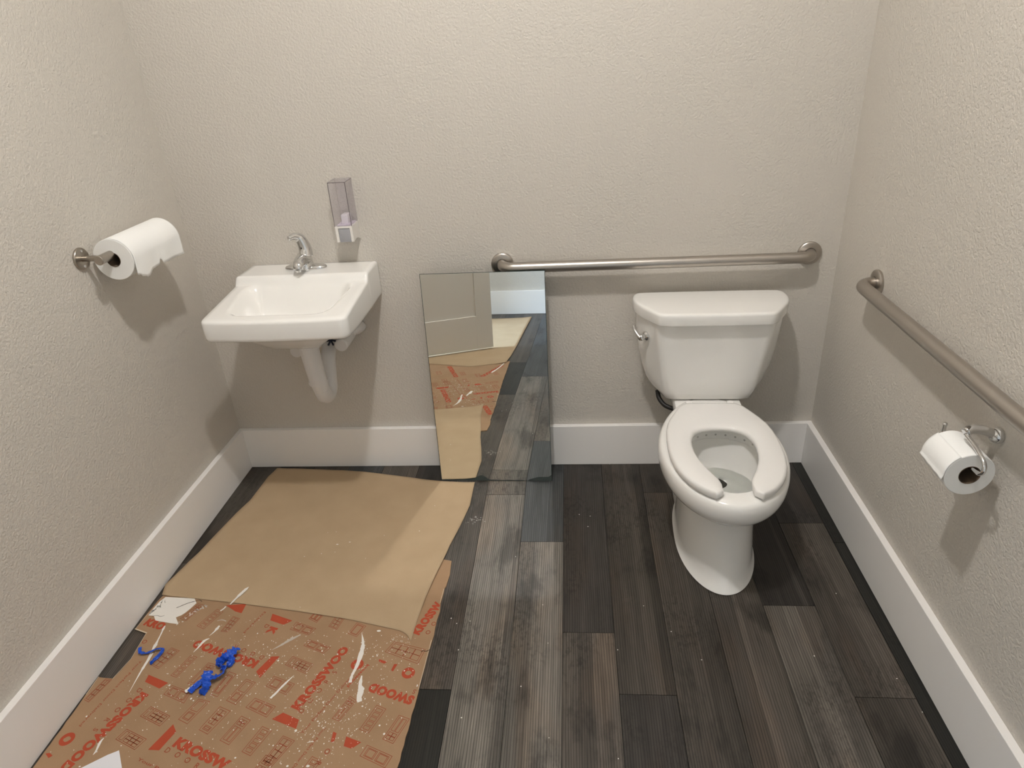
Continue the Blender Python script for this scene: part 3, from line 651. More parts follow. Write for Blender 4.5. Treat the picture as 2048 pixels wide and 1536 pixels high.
obj('worn_silver_edge', bm, M_DESILV, mi)['label'] = 'dark desilvered patches along the bottom edge'
bm = bmesh.new()
for (u0, u1, v0, v1) in [(a_, b_, hm * k / 24, hm * (k + 1) / 24) for k in range(24) for a_, b_ in ((0, 0.0016), (wm - 0.0016, wm))] + [(0, wm, hm - 0.0012, hm)]:
    q = [bm.verts.new(MP(u, v, 0.0003)) for u, v in ((u0, v0), (u1, v0), (u1, v1), (u0, v1))]; bm.faces.new(q)
bmesh.ops.remove_doubles(bm, verts=bm.verts, dist=1e-5)
obj('cut_edge', bm, M_GEDGE, mi)
# ---------------------------------------------------------------- floor protection
CZ = 0.0042     # top of the cardboard
edge = [(.9535, -.6004), (.9700, -.6040), (.9824, -.6076), (.9850, -.640), (.9868, -.6753), (.9842, -.7261), (.9791, -.7352), (.9783, -.7986), (.9811, -.8343), (.9785, -.870), (.9791, -.9296), (.976, -.980), (.9726, -1.0386), (.9713, -1.1056), (.967, -1.22), (.9625, -1.3445), (.960, -1.50), (.953, -1.765),
        (.80, -1.79), (.45, -1.78), (.12, -1.79), (.035, -1.78), (.031, -1.60), (.031, -1.45), (.0294, -1.3765), (.028, -1.20), (.0257, -1.1025), (.0727, -1.1065), (.080, -1.0768), (.0856, -1.0374), (.082, -.985), (.0765, -.9388), (.0313, -.9237), (.033, -.85), (.0411, -.7829), (.06, -.70), (.15, -.66), (.5, -.62)]
random.seed(11)
edge2 = []
for i in range(len(edge)):
    a, b = Vector(edge[i]), Vector(edge[(i + 1) % len(edge)]); n = max(1, int((b - a).length / 0.02))
    for k in range(n):
        p = a.lerp(b, k / n); j = 0.0011
        edge2.append((p.x + random.uniform(-j, j), p.y + random.uniform(-j, j)))
cb = thing('printed_cardboard', 'large brown cardboard sheet with red door-maker print and white paint spatter', 'cardboard', (0.5, -1.1, 0.0))
bm = bmesh.new(); prism(bm, edge2, 0.0004, CZ); obj('cardboard_sheet', bm, M_CARD, cb)
# prints -------------------------------------------------
class Acc:
    def __init__(s): s.v = []; s.f = []
    def poly(s, pts, z): 
        n = len(s.v); s.v += [(p[0], p[1], z) for p in pts]; s.f.append(tuple(range(n, n + len(pts))))
    def line(s, a, b, wd, z):
        a, b = Vector(a[:2]), Vector(b[:2]); d = b - a
        if d.length < 1e-6: return
        d.normalize(); q = Vector((-d.y, d.x)) * wd / 2; e = d * wd / 2
        s.poly([a - e + q, a - e - q, b + e - q, b + e + q], z)
    def mesh(s, name, m, parent, clipx=None):
        me = bpy.data.meshes.new(name); me.from_pydata(s.v, [], s.f)
        bm = bmesh.new(); bm.from_mesh(me)
        if clipx is not None:
            for (px, py), (nx, ny) in clipx:
                bmesh.ops.bisect_plane(bm, geom=list(bm.verts) + list(bm.edges) + list(bm.faces), plane_co=(px, py, 0), plane_no=(nx, ny, 0), clear_outer=True)
        bm.normal_update()
        for f in bm.faces:
            if f.normal.z < 0: f.normal_flip()
        bm.to_mesh(me); bm.free(); me.name = name
        return link(name, me, m, parent)
CLIP = [((.9768, -.60), (1, 0)), ((.9768, -.93), Vector((1, -.025)).normalized()), ((.033, 0), (-1, 0))]
def text_mesh(acc, body, a, ang, length=None, cap=None, z=0.0, weight=0.0, size=None, center=False):
    cu = bpy.data.curves.new('t', 'FONT'); cu.body = body; cu.size = 1.0; cu.offset = weight; cu.resolution_u = 3; cu.fill_mode = 'FRONT'
    if weight > 0.02: cu.space_character = 1.08
    o = bpy.data.objects.new('t', cu); C.objects.link(o); bpy.context.view_layer.update()
    me = bpy.data.meshes.new_from_object(o.evaluated_get(bpy.context.evaluated_depsgraph_get()))
    bpy.data.objects.remove(o); bpy.data.curves.remove(cu)
    xs = [v.co.x for v in me.vertices]; x0, x1 = min(xs), max(xs)
    capu = 0.73 if not weight else 0.73 + 2 * weight
    sy = cap / capu; sxx = length / (x1 - x0) if length else sy
    c, s_ = math.cos(ang), math.sin(ang); n = len(acc.v)
    y0 = -weight
    for v in me.vertices:
        lx, ly = (v.co.x - x0 - ((x1 - x0) / 2 if center else 0)) * sxx, (v.co.y - y0 - (capu / 2 if center else 0)) * sy
        acc.v.append((a[0] + c * lx - s_ * ly, a[1] + s_ * lx + c * ly, z))
    for p in me.polygons: acc.f.append(tuple(n + i for i in p.vertices))
    bpy.data.meshes.remove(me)
WORDS = [('KROSSWOO', [(0.6578, -1.1948), (0.7379, -0.9863), (0.629, -1.1857)]), ('KROSSWOO', [(0.4829, -1.0352), (0.2549, -0.961), (0.4721, -1.0627)]), ('KROSSW', [(0.36, -1.3069), (0.5291, -1.3682), (0.3689, -1.2788)]), ('KROSSWOOD', [(0.1849, -1.1472), (0.0972, -1.3774), (0.2131, -1.1565)]), ('SWOOD', [(0.9665, -1.1423), (0.8354, -1.1013), (0.9588, -1.1709)]), ('KROSSW', [(0.9341, -0.9324), (0.9865, -0.8049), (0.9065, -0.9386)]), ('K', [(0.4628, -0.905), (0.4547, -0.9325), (0.4901, -0.9155)]), ('KRO', [(0.0453, -0.9072), (0.1164, -0.9277), (0.041, -0.8766)])]
SPACED = [('DOORS', [(0.6658, -1.1946), (0.6792, -1.1631), (0.6929, -1.1307), (0.7044, -1.1006), (0.7172, -1.0697)]), ('DOOR', [(0.4822, -1.0233), (0.4498, -1.011), (0.417, -0.9985), (0.3854, -0.9857)]), ('DOOR', [(0.3564, -1.3177), (0.3892, -1.3291), (0.4226, -1.3423), (0.455, -1.3561)]), ('DOORS', [(0.1754, -1.1441), (0.1643, -1.176), (0.1505, -1.207), (0.1396, -1.2386), (0.1266, -1.2678)]), ('OO', [(0.9589, -0.9197), (0.9702, -0.8863)]), ('D', [(0.4496, -0.9052)]), ('S', [(0.9593, -1.1279)]), ('OR', [(0.7742, -1.3078), (0.7614, -1.3402)]), ('O', [(0.0905, -0.9724)])]
TAGS = [('Your Perfect Door Delivered', [(0.6923, -1.263), (0.7762, -1.0771)]), ('Your Perfect Door Delivered', [(0.7435, -1.24), (0.6838, -1.3885)]), ('Your Perfect Door Delivered', [(0.118, -1.0415), (0.0716, -1.2579)]), ('Your Perfect', [(0.2893, -1.3467), (0.414, -1.3902)]), ('Delivered', [(0.4169, -0.8456), (0.3855, -0.9316)])]
FLAGS = [[(0.5944, -1.222), (0.6171, -1.2019), (0.6685, -1.2218), (0.6703, -1.2483)], [(0.4873, -1.0729), (0.511, -1.0197), (0.5357, -1.0181), (0.5069, -1.0941)], [(0.3031, -1.3185), (0.331, -1.2451), (0.3504, -1.2662), (0.3334, -1.3194)], [(0.1728, -1.0916), (0.2463, -1.1175), (0.2308, -1.1367), (0.1751, -1.1151)], [(0.4478, -0.8544), (0.5232, -0.8816), (0.5012, -0.8988), (0.4516, -0.8817)], [(0.2789, -0.8216), (0.3442, -0.8135), (0.3454, -0.8537), (0.3222, -0.847)], [(0.8102, -1.2654), (0.854, -1.2804), (0.834, -1.2986), (0.8112, -1.2921)], [(0.8348, -1.0215), (0.8608, -1.0304), (0.8534, -1.0373), (0.8357, -1.0296)], [(0.8828, -1.0379), (0.8928, -1.0377), (0.8853, -1.0629), (0.8788, -1.0592)], [(0.7722, -1.253), (0.7821, -1.2572), (0.783, -1.2827), (0.7741, -1.2815)], [(0.0347, -1.3376), (0.0447, -1.3358), (0.058, -1.3424), (0.0519, -1.3496)]]
LOGOS = [[(0.0651, -1.2964), (0.0766, -1.2798)], [(0.9303, -1.067), (0.9468, -1.0562)], [(0.7755, -1.0414), (0.7889, -1.0274)]]
ICONS = [('A', [(0.2257, -1.2238), (0.2388, -1.194), (0.309, -1.2214), (0.2968, -1.2513)]), ('B', [(0.2539, -1.1546), (0.262, -1.1255), (0.3288, -1.1465), (0.3267, -1.1806)]), ('C', [(0.3378, -1.2301), (0.3694, -1.2429), (0.3976, -1.1741), (0.3625, -1.1672)]), ('G', [(0.4098, -1.2582), (0.4394, -1.2705), (0.4693, -1.2017), (0.434, -1.1886)]), ('H', [(0.4808, -1.2863), (0.5102, -1.2981), (0.5372, -1.2274), (0.5074, -1.2156)]), ('L', [(0.5528, -1.3152), (0.5799, -1.3257), (0.607, -1.2552), (0.5773, -1.2439)]), ('K', [(0.6193, -1.3392), (0.6452, -1.3531), (0.6787, -1.2817), (0.6435, -1.2689)]), ('C', [(0.4432, -1.1689), (0.4753, -1.1813), (0.5011, -1.1099), (0.4692, -1.0988)]), ('B', [(0.5074, -1.1887), (0.5209, -1.1596), (0.5892, -1.1842), (0.5777, -1.2168)]), ('A', [(0.1984, -1.2922), (0.211, -1.263), (0.2819, -1.2896), (0.2673, -1.3194)]), ('A', [(0.564, -1.0474), (0.575, -1.0171), (0.6464, -1.0444), (0.6345, -1.0761)]), ('B', [(0.5367, -1.1207), (0.546, -1.0874), (0.6155, -1.1117), (0.6042, -1.1465)]), ('B', [(0.5942, -0.9773), (0.6045, -0.955), (0.6779, -0.9828), (0.6642, -1.0045)]), ('L', [(0.8394, -1.2446), (0.8663, -1.2536), (0.8946, -1.1832), (0.8667, -1.1723)]), ('H2', [(0.9067, -1.2695), (0.9364, -1.2812), (0.9641, -1.2109), (0.934, -1.2005)]), ('B', [(0.8606, -1.3167), (0.8714, -1.2875), (0.9424, -1.315), (0.9313, -1.3453)]), ('K3', [(0.8457, -0.9946), (0.8645, -0.9578), (0.9633, -0.9841), (0.9507, -1.0351)]), ('B', [(0.5293, -0.9163), (0.5382, -0.8869), (0.6089, -0.912), (0.5944, -0.9366)]), ('B', [(0.5732, -0.8729), (0.6028, -0.8873), (0.6157, -0.8557), (0.5833, -0.844)]), ('K', [(0.6463, -0.9026), (0.6752, -0.9137), (0.688, -0.8605), (0.6599, -0.8458)]), ('R', [(0.7152, -0.9287), (0.7448, -0.9408), (0.7628, -0.8991), (0.7305, -0.8866)]), ('H', [(0.7569, -1.2153), (0.7777, -1.2224), (0.8073, -1.1596), (0.7854, -1.1469)]), ('K', [(0.3126, -0.9275), (0.3336, -0.9304), (0.3493, -0.8766), (0.3239, -0.8667)]), ('L', [(0.2246, -0.9072), (0.2529, -0.9201), (0.2824, -0.849), (0.2568, -0.8385)]), ('H', [(0.154, -0.879), (0.1787, -0.8871), (0.2018, -0.8216), (0.1811, -0.8152)]), ('K', [(0.1595, -1.0566), (0.1902, -1.07), (0.2191, -1.0046), (0.1882, -0.994)]), ('L', [(0.2399, -1.0921), (0.2602, -1.0981), (0.286, -1.0267), (0.2632, -1.0204)]), ('H', [(0.3048, -1.1181), (0.3329, -1.1258), (0.3585, -1.0521), (0.3306, -1.0461)]), ('R', [(0.3898, -1.1509), (0.4117, -1.1584), (0.4318, -1.0832), (0.4074, -1.0751)]), ('K', [(0.0328, -1.1776), (0.0512, -1.1851), (0.0714, -1.1108), (0.0513, -1.1079)])]
STREAKS = [[(0.3218, -0.7429, 1.0), (0.3151, -0.759, 6.0), (0.3042, -0.7883, 4.5), (0.2939, -0.8214, 2.0)], [(0.2809, -0.8259, 3.0), (0.2776, -0.8366, 3.0), (0.2716, -0.8453, 4.0)], [(0.2976, -0.9059, 4.1), (0.2953, -0.9183, 6.15), (0.2918, -0.9316, 3.08), (0.2844, -0.9468, 0.62)], [(0.2893, -0.9566, 1.54), (0.2779, -0.9667, 6.15), (0.2719, -0.9902, 3.59), (0.2657, -1.0094, 0.82)], [(0.1211, -0.909, 1.54), (0.1218, -0.9194, 4.61), (0.126, -0.9417, 2.56), (0.1302, -0.9696, 3.59), (0.1325, -0.9853, 7.18), (0.1344, -1.0084, 4.1), (0.1416, -1.0513, 3.08)], [(0.1414, -1.0138, 2.01), (0.1417, -1.0549, 5.53), (0.1445, -1.0988, 2.51), (0.1497, -1.1512, 0.75)], [(0.7565, -0.9246, 0.39), (0.7714, -0.964, 5.21), (0.7761, -0.9951, 9.11), (0.7762, -1.0437, 6.51), (0.7713, -1.0794, 5.21), (0.7726, -1.1032, 5.86)], [(0.7996, -1.0798, 2.6), (0.8036, -1.111, 7.81), (0.8104, -1.1256, 11.72), (0.8119, -1.1503, 10.42), (0.8174, -1.1634, 9.11)], [(0.6037, -1.0835, 0.39), (0.589, -1.11, 4.56), (0.5744, -1.1401, 3.91), (0.5653, -1.159, 4.56)], [(0.5696, -0.9369, 3.26), (0.543, -0.9587, 6.51), (0.5255, -0.9762, 4.56), (0.5032, -0.9961, 1.04)], [(0.1644, -1.2904, 1.23), (0.162, -1.3021, 4.61), (0.1665, -1.3262, 3.59), (0.1656, -1.3374, 0.82)], [(0.5796, -1.1319, 2.83), (0.5729, -1.1458, 4.25), (0.5643, -1.1595, 2.83)], [(0.7135, -1.2864, 0.64), (0.7274, -1.2815, 1.93)], [(0.2804, -0.8874, 0.62), (0.2951, -0.883, 2.56), (0.3109, -0.888, 1.54)]]
BLOBS = [(0.6722, -1.2539, 6.24, 5.68), (0.6859, -1.3499, 6.24, 3.97), (0.7378, -1.3481, 9.08, 5.11), (0.5045, -1.0163, 3.97, 2.84), (0.4331, -0.935, 3.41, 3.41), (0.808, -0.9181, 12.77, 5.11), (0.8242, -1.0068, 2.55, 2.55), (0.9422, -1.0595, 2.55, 2.55), (0.9643, -1.1088, 3.41, 6.24), (0.0753, -1.2296, 4.61, 3.59), (0.1511, -1.3695, 5.13, 3.08), (0.0467, -1.3336, 2.26, 1.64), (0.8596, -0.9513, 3.41, 2.84), (0.6281, -1.297, 3.12, 3.12), (0.7217, -1.2257, 5.68, 2.84), (0.5036, -1.0158, 4.43, 2.77), (0.4576, -0.5899, 4.82, 1.7), (0.5141, -0.5749, 2.55, 3.41), (0.2534, -0.8805, 1.44, 1.23), (0.402, -1.2957, 2.83, 4.25), (0.414, -1.3002, 2.27, 1.98), (0.4609, -1.2849, 2.27, 2.27), (0.4411, -1.0528, 4.98, 3.32), (0.1151, -1.1935, 1.64, 1.64), (0.4241, -0.9814, 3.41, 2.55)]
PATCH = [(0.055, -0.7874), (0.1281, -0.791), (0.1562, -0.7907), (0.1747, -0.8131), (0.1665, -0.8377), (0.1585, -0.8553), (0.1506, -0.8662), (0.1381, -0.875), (0.1613, -0.9021), (0.1305, -0.8984), (0.0773, -0.8888), (0.0613, -0.8698), (0.0412, -0.868), (0.0407, -0.8462), (0.0453, -0.8081)]
z1 = CZ + 0.00025; z2 = CZ + 0.0002; z3 = CZ + 0.0004
acc = Acc()
extra = [('KROSSWOOD', [(.60, -1.66), (.69, -1.43), (.572, -1.65)]), ('KROSSWOOD', [(.93, -1.66), (.84, -1.43), (.95, -1.67)])]
for k, (t, (a, b, c)) in enumerate(WORDS):
    acc = Acc(); d = Vector(b) - Vector(a); text_mesh(acc, t, a, math.atan2(d.y, d.x), d.length, 0.0305, z1, 0.065); acc.mesh('printed_word', M_INK, cb, CLIP)
for t, (a, b, c) in extra:
    acc = Acc(); d = Vector(b) - Vector(a); text_mesh(acc, t, a, math.atan2(d.y, d.x), d.length, 0.0305, z1, 0.065); acc.mesh('printed_word', M_INK, cb, CLIP)
for q in FLAGS: acc = Acc(); acc.poly(q, z1); acc.mesh('printed_emblem', M_INK, cb, CLIP)
for (c, r) in LOGOS:
    acc = Acc()
    R = (Vector(c) - Vector(r)).length * 0.95; cc = Vector(c); N = 24
    for k in range(N):
        a0, a1 = 2 * math.pi * k / N, 2 * math.pi * (k + 1) / N; w0 = R * (0.42 if abs(math.sin(a0)) > .3 else .5)
        acc.poly([cc + Vector((math.cos(a0), math.sin(a0))) * R, cc + Vector((math.cos(a1), math.sin(a1))) * R, cc + Vector((math.cos(a1), math.sin(a1))) * w0, cc + Vector((math.cos(a0), math.sin(a0))) * w0], z1)
    acc.mesh('printed_roundel', M_INK, cb, CLIP)
acc = Acc(); text_mesh(acc, 'krosswood', (0.8045, -1.0395), math.radians(-117), 0.085, 0.010, z1, 0.03)
acc.mesh('printed_word', M_INK, cb, CLIP)
for t, pts in SPACED:
    acc = Acc()
    if len(pts) > 1: d = Vector(pts[1]) - Vector(pts[0]); ang = math.atan2(d.y, d.x)
    else: ang = {'D': math.radians(-110), 'S': math.radians(161), 'O': math.radians(-20)}[t]
    if t == 'OR': ang = math.radians(-110)
    for ch, p in zip(t, pts): acc = Acc(); text_mesh(acc, ch, p, ang, None, 0.0150, z2, 0.012, center=True); acc.mesh('printed_letter', M_INK2, cb, CLIP)
for t, (a, b) in TAGS:
    acc = Acc(); d = Vector(b) - Vector(a); text_mesh(acc, t, a, math.atan2(d.y, d.x), d.length, 0.0082, z2, 0.012); acc.mesh('printed_thin_word', M_INK2, cb, CLIP)
LW = 0.0014
def icon(kind, q):
    acc = Acc()
    q = [Vector(p) for p in q]
    # orient so that the long side runs a->d
    if (q[1] - q[0]).length > (q[3] - q[0]).length: q = [q[1], q[2], q[3], q[0]]
    def P(u, v): return (q[0] * (1 - u) + q[1] * u) * (1 - v) + (q[3] * (1 - u) + q[2] * u) * v
    def rect(u0, v0, u1, v1, dbl=False):
        c = [P(u0, v0), P(u1, v0), P(u1, v1), P(u0, v1)]
        for i in range(4): acc.line(c[i], c[(i + 1) % 4], LW, z2)
        if dbl: 
            m = .045; rect(u0 + m * 1.4, v0 + m, u1 - m * 1.4, v1 - m)
    rect(0, 0, 1, 1)
    if kind == 'A': rect(.12, .08, .88, .22); [rect(.12 + .26 * i, .30 + .21 * j, .36 + .26 * i, .49 + .21 * j) for i in range(3) for j in range(3)]
    elif kind == 'B': rect(.14, .10, .86, .46, True); rect(.14, .54, .86, .92, True)
    elif kind == 'C': rect(.18, .10, .82, .42, True); rect(.18, .50, .82, .93)
    elif kind == 'G': rect(.2, .08, .8, .24, True); [rect(.2 + .31 * i, .34 + .2 * j, .49 + .31 * i, .52 + .2 * j) for i in range(2) for j in range(3)]
    elif kind == 'H': rect(.15, .08, .46, .62); rect(.54, .08, .85, .62); [rect(.15 + .36 * i, .70 + .12 * j, .48 + .36 * i, .80 + .12 * j) for i in range(2) for j in range(2)]
    elif kind == 'H2': rect(.15, .40, .46, .92); rect(.54, .40, .85, .92); [rect(.15 + .36 * i, .07 + .14 * j, .48 + .36 * i, .19 + .14 * j) for i in range(2) for j in range(2)]
    elif kind == 'L': [rect(.2, .07 + .18 * j, .8, .20 + .18 * j) for j in range(5)]
    elif kind in ('K', 'K3'): [rect(.14 + .37 * i, .06 + .225 * j, .49 + .37 * i, .27 + .225 * j) for i in range(2) for j in range(4)]
    elif kind == 'R': rect(.15, .10, .85, .90, True)
    acc.mesh('printed_door_outline', M_INK2, cb, CLIP)
for kd, q in ICONS: icon(kd, q)
for cx, cy, kd in ((.70, -1.50, 'K'), (.80, -1.46, 'B'), (.74, -1.36, 'L'), (.62, -1.36, 'H'), (.90, -1.50, 'G'), (.55, -1.52, 'C')):
    a = math.radians(69); e = Vector((math.cos(a), math.sin(a))); f_ = Vector((-e.y, e.x)); c = Vector((cx, cy))
    icon(kd, [c - e * .035 - f_ * .014, c - e * .035 + f_ * .014, c + e * .035 + f_ * .014, c + e * .035 - f_ * .014])
# paint on the cardboard (px widths were measured; 1 px ~ 1.2 mm here)
def streak(acc, pts, z, sc=0.0015):
    P_ = [Vector((x, y, wd)) for x, y, wd in pts]; Q = catmull(P_, 6); n = len(Q); L = []; R = []
    for i, p in enumerate(Q):
        a, b = Q[max(i - 1, 0)], Q[min(i + 1, n - 1)]; d = Vector((b.x - a.x, b.y - a.y)); d = d.normalized() if d.length else Vector((1, 0)); q = Vector((-d.y, d.x))
        wd = max(p.z, .5) * sc / 2 * random.uniform(.8, 1.15); L.append(Vector((p.x, p.y)) + q * wd); R.append(Vector((p.x, p.y)) - q * wd)
    for i in range(n - 1): acc.poly([L[i], R[i], R[i + 1], L[i + 1]], z)
def blob(acc, x, y, rx, ry, z, n=10, jit=.25):
    ph_ = random.uniform(0, 6); acc.poly([(x + rx * math.cos(2 * math.pi * k / n) * random.uniform(1 - jit, 1), y + ry * math.sin(2 * math.pi * k / n) * random.uniform(1 - jit, 1)) for k in range(n)], z)
random.seed(21)
acc = Acc(); thin = Acc()
PZ = 0.0066
for i, s_ in enumerate(STREAKS):
    if i == 0: continue
    q_ = Acc(); streak(q_, s_, z3 + 0.00004 * i); q_.mesh('paint_streak', M_PAINT2 if i in (9, 13) else M_PAINT, cb, CLIP)
q_ = Acc(); streak(q_, [(.873, -1.518, 9), (.896, -1.592, 6), (.910, -1.65, 6), (.922, -1.72, 3)], z3); q_.mesh('paint_streak', M_PAINT, cb, CLIP)
for ib, (x, y, rx_, ry_) in enumerate(BLOBS):
    if y < -0.80 or True:
        if x > 0.975: continue
        q_ = Acc(); blob(q_, x, y, max(rx_ * .00055, .0012), max(ry_ * .00075, .0012), z3 + 0.0006 + 0.00002 * ib, 14, .2); q_.mesh('paint_blot', M_PAINT, cb, CLIP)
q_ = Acc(); q_.poly(PATCH, z3); q_.mesh('white_paint_patch', M_PAINT, cb, CLIP)
for k in range(60):
    a = random.choice([(.215, -.822, .19, -.85), (.19, -.85, .155, -.905), (.06, -.80, .045, -.86)]); t_ = random.random()
    blob(acc, a[0] + (a[2] - a[0]) * t_ + random.gauss(0, .004), a[1] + (a[3] - a[1]) * t_ + random.gauss(0, .004), random.uniform(.001, .004), random.uniform(.001, .003), z3, 6)
def speck(cx, cy, sx_, sy_, n, rmin=.0006, rmax=.0017):
    for _ in range(n):
        x, y = random.gauss(cx, sx_), random.gauss(cy, sy_)
        if not (.09 < x < .955 and -1.55 < y < -.80): continue
        if y > -.93 and y > -.80 - .16 * x: continue
        r = random.uniform(rmin, rmax) * (2.0 if random.random() < .04 else 1); blob(acc, x, y, r, r * random.uniform(.7, 1.4), z3 + 0.0001 + random.random() * 0.0004, 6)
speck(.74, -1.22, .07, .07, 330); speck(.62, -1.05, .16, .12, 330); speck(.30, -1.12, .12, .10, 160); speck(.85, -.98, .06, .06, 130); speck(.45, -.95, .15, .06, 80); speck(.6, -1.35, .2, .1, 150)
o = acc.mesh('paint_spatter', M_PAINT, cb, CLIP); tag(o, kind='stuff')
M_FIBRE = mat('pale_torn_fibre', (0.55, 0.46, 0.34), 0.8)
# torn pale fibres along the cut-out on the left and the delaminated far corner
acc = Acc()
for a, b, wd in (((.0313, -.9237), (.0765, -.9388), .004), ((.0765, -.9388), (.0856, -1.0374), .0015), ((.0856, -1.0374), (.0727, -1.1065), .0015), ((.0313, -.925), (.036, -.86), .0012), ((.0257, -1.1025), (.0275, -1.16), .002), ((.975, -.95), (.970, -1.12), .0018), ((.978, -.74), (.9755, -.80), .0015)):
    acc = Acc(); acc.line(a, b, wd, z3); acc.mesh('torn_pale_edge', M_FIBRE, cb)
bm = bmesh.new(); tube(bm, catmull([(.9765, -.985, z3 + .001), (.968, -.992, z3 + .002), (.958, -.990, z3 + .001), (.952, -.993, z3)], 5), 0.0006, 6); obj('crease_crack', bm, M_BLACK, cb)

for k_, pts_ in enumerate(([(.0560, -.872), (.070, -.868), (.085, -.872), (.096, -.868)], [(.118, -.835), (.135, -.822), (.150, -.812), (.165, -.806)], [(.165, -.806), (.178, -.800), (.190, -.806)])):
    q_ = Acc(); streak(q_, [(x, y, (1.2, 2.0, 1.5)[k_]) for x, y in pts_], z3 + 0.0002, 0.0011); q_.mesh('paint_crack', M_DARK, cb)
# plain kraft paper sheets
def coons(name, label, L, R, Bk, Nr, nu, nv, zf, m):
    """L: far->near left edge, R: far->near right edge, Bk far edge left->right, Nr near edge left->right"""
    L, R, Bk, Nr = [[Vector((x, y, 0)) for x, y in P_] for P_ in (L, R, Bk, Nr)]
    L, R, Bk, Nr = resample(L, nv + 1), resample(R, nv + 1), resample(Bk, nu + 1), resample(Nr, nu + 1)
    bm = bmesh.new(); rows = []
    for j in range(nv + 1):
        v = j / nv; r = []
        for i in range(nu + 1):
            u = i / nu
            p = L[j] * (1 - u) + R[j] * u + Bk[i] * (1 - v) + Nr[i] * v - (L[0] * (1 - u) * (1 - v) + R[0] * u * (1 - v) + L[nv] * (1 - u) * v + R[nv] * u * v)
            r.append(Vector((p.x, p.y, zf(p.x, p.y, u, v))))
        rows.append(r)
    loft(bm, rows, False); bmesh.ops.recalc_face_normals(bm, faces=bm.faces)
    if sum(f.normal.z for f in bm.faces) < 0: bmesh.ops.reverse_faces(bm, faces=bm.faces)
    me = bpy.data.meshes.new(name); bm.to_mesh(me); bm.free()
    for p in me.polygons: p.use_smooth = True
    return me
def zf1(x, y, u, v):
    z = 0.0012 + 0.0042 * sstep(-.56, -.63, y)
    z += 0.0035 * math.exp(-((1 - u) / .03) ** 2) * (0.5 + 0.5 * math.sin(v * 11 + 1)) * (v < .93)
    z += 0.0035 * math.exp(-(u / .03) ** 2) * (0.6 + 0.4 * math.sin(v * 7))
    z += 0.0012 * (1 + noise.noise(Vector((x * 5, y * 4, 0)))) + 0.0020 * math.exp(-(v / .04) ** 2) * (0.5 + 0.5 * math.sin(u * 9 + 2))
    return z
k1 = thing('kraft_paper', 'plain tan kraft paper sheet on the floor between sink and printed cardboard', 'paper', (0.5, -0.45, 0.0))
me = coons('paper_sheet', '', [(.1409, -.0377), (.1250, -.10), (.1180, -.26), (.095, -.35), (.070, -.48), (.0539, -.5882), (.044, -.65), (.026, -.735), (.0411, -.7829)], [(1.0060, -.1480), (1.0058, -.2961), (.985, -.42), (.9644, -.5257), (.9525, -.6153), (.938, -.70), (.925, -.7887), (.917, -.88), (.9146, -.9554)],
     [(.1409, -.0377), (.22, -.038), (.3304, -.044), (.43, -.052), (.5318, -.0652), (.63, -.088), (.7334, -.111), (.80, -.126), (.8625, -.135), (.93, -.141), (1.0060, -.1480)], [(.0411, -.7829), (.1419, -.7928), (.3227, -.8144), (.5344, -.8454), (.7055, -.8756), (.8725, -.9162), (.8934, -.9274), (.905, -.942), (.9146, -.9554)], 60, 60, zf1, M_KRAFT)
o = link('paper_sheet', me, M_KRAFT, k1); m_ = o.modifiers.new('thick', 'SOLIDIFY'); m_.thickness = 0.0004; m_.offset = -1
acc = Acc(); streak(acc, STREAKS[0], 0.0090, 0.0021)
for x, y, r in ((.556, -.524, .005), (.598, -.512, .004), (.50, -.46, .0016), (.53, -.455, .002), (.87, -.30, .002), (.84, -.45, .003), (.56, -.565, .002), (.68, -.60, .002), (.715, -.475, .002), (.53, -.83, .002)):
    blob(acc, x, y, r, r * .6, 0.0045 + 0.0042 * sstep(-.56, -.63, y), 8, .3)
tag(acc.mesh('paint_drip', M_PAINT, k1), kind='stuff')
def zf2(x, y, u, v): return 0.0060 + 0.0012 * noise.noise(Vector((x * 5, y * 4, 2))) - 0.0042 * sstep(-1.80, -1.88, y) + 0.004 * math.exp(-((1 - u) / .05) ** 2)
k2 = thing('kraft_paper', 'plain tan kraft paper sheet seen only in the mirror, under the open door', 'paper', (0.5, -2.35, 0.0))
me = coons('paper_sheet', '', [(.10, -1.76), (.12, -2.40), (.16, -2.98)], [(.935, -1.725), (.945, -1.90), (.955, -2.178), (.964, -2.616), (.979, -3.044)], [(.10, -1.76), (.446, -1.719), (.718, -1.642), (.935, -1.725)], [(.16, -2.98), (.50, -3.01), (.736, -3.015), (.979, -3.044)], 40, 40, zf2, M_KRAFT)
o = link('paper_sheet', me, M_KRAFT, k2); m_ = o.modifiers.new('thick', 'SOLIDIFY'); m_.thickness = 0.0004; m_.offset = -1
# small white sheet at the near edge
ws = Acc(); bm = bmesh.new()
prism(bm, [(.2278, -1.3235), (.2615, -1.366), (.335, -1.46), (.21, -1.545), (.085, -1.425), (.163, -1.369), (.205, -1.3365)], CZ + 0.0012, CZ + 0.0017)
o = obj('paper_scrap', bm, M_SHEET); tag(o, 'white paper sheet corner lying on the cardboard by the left baseboard', 'paper')

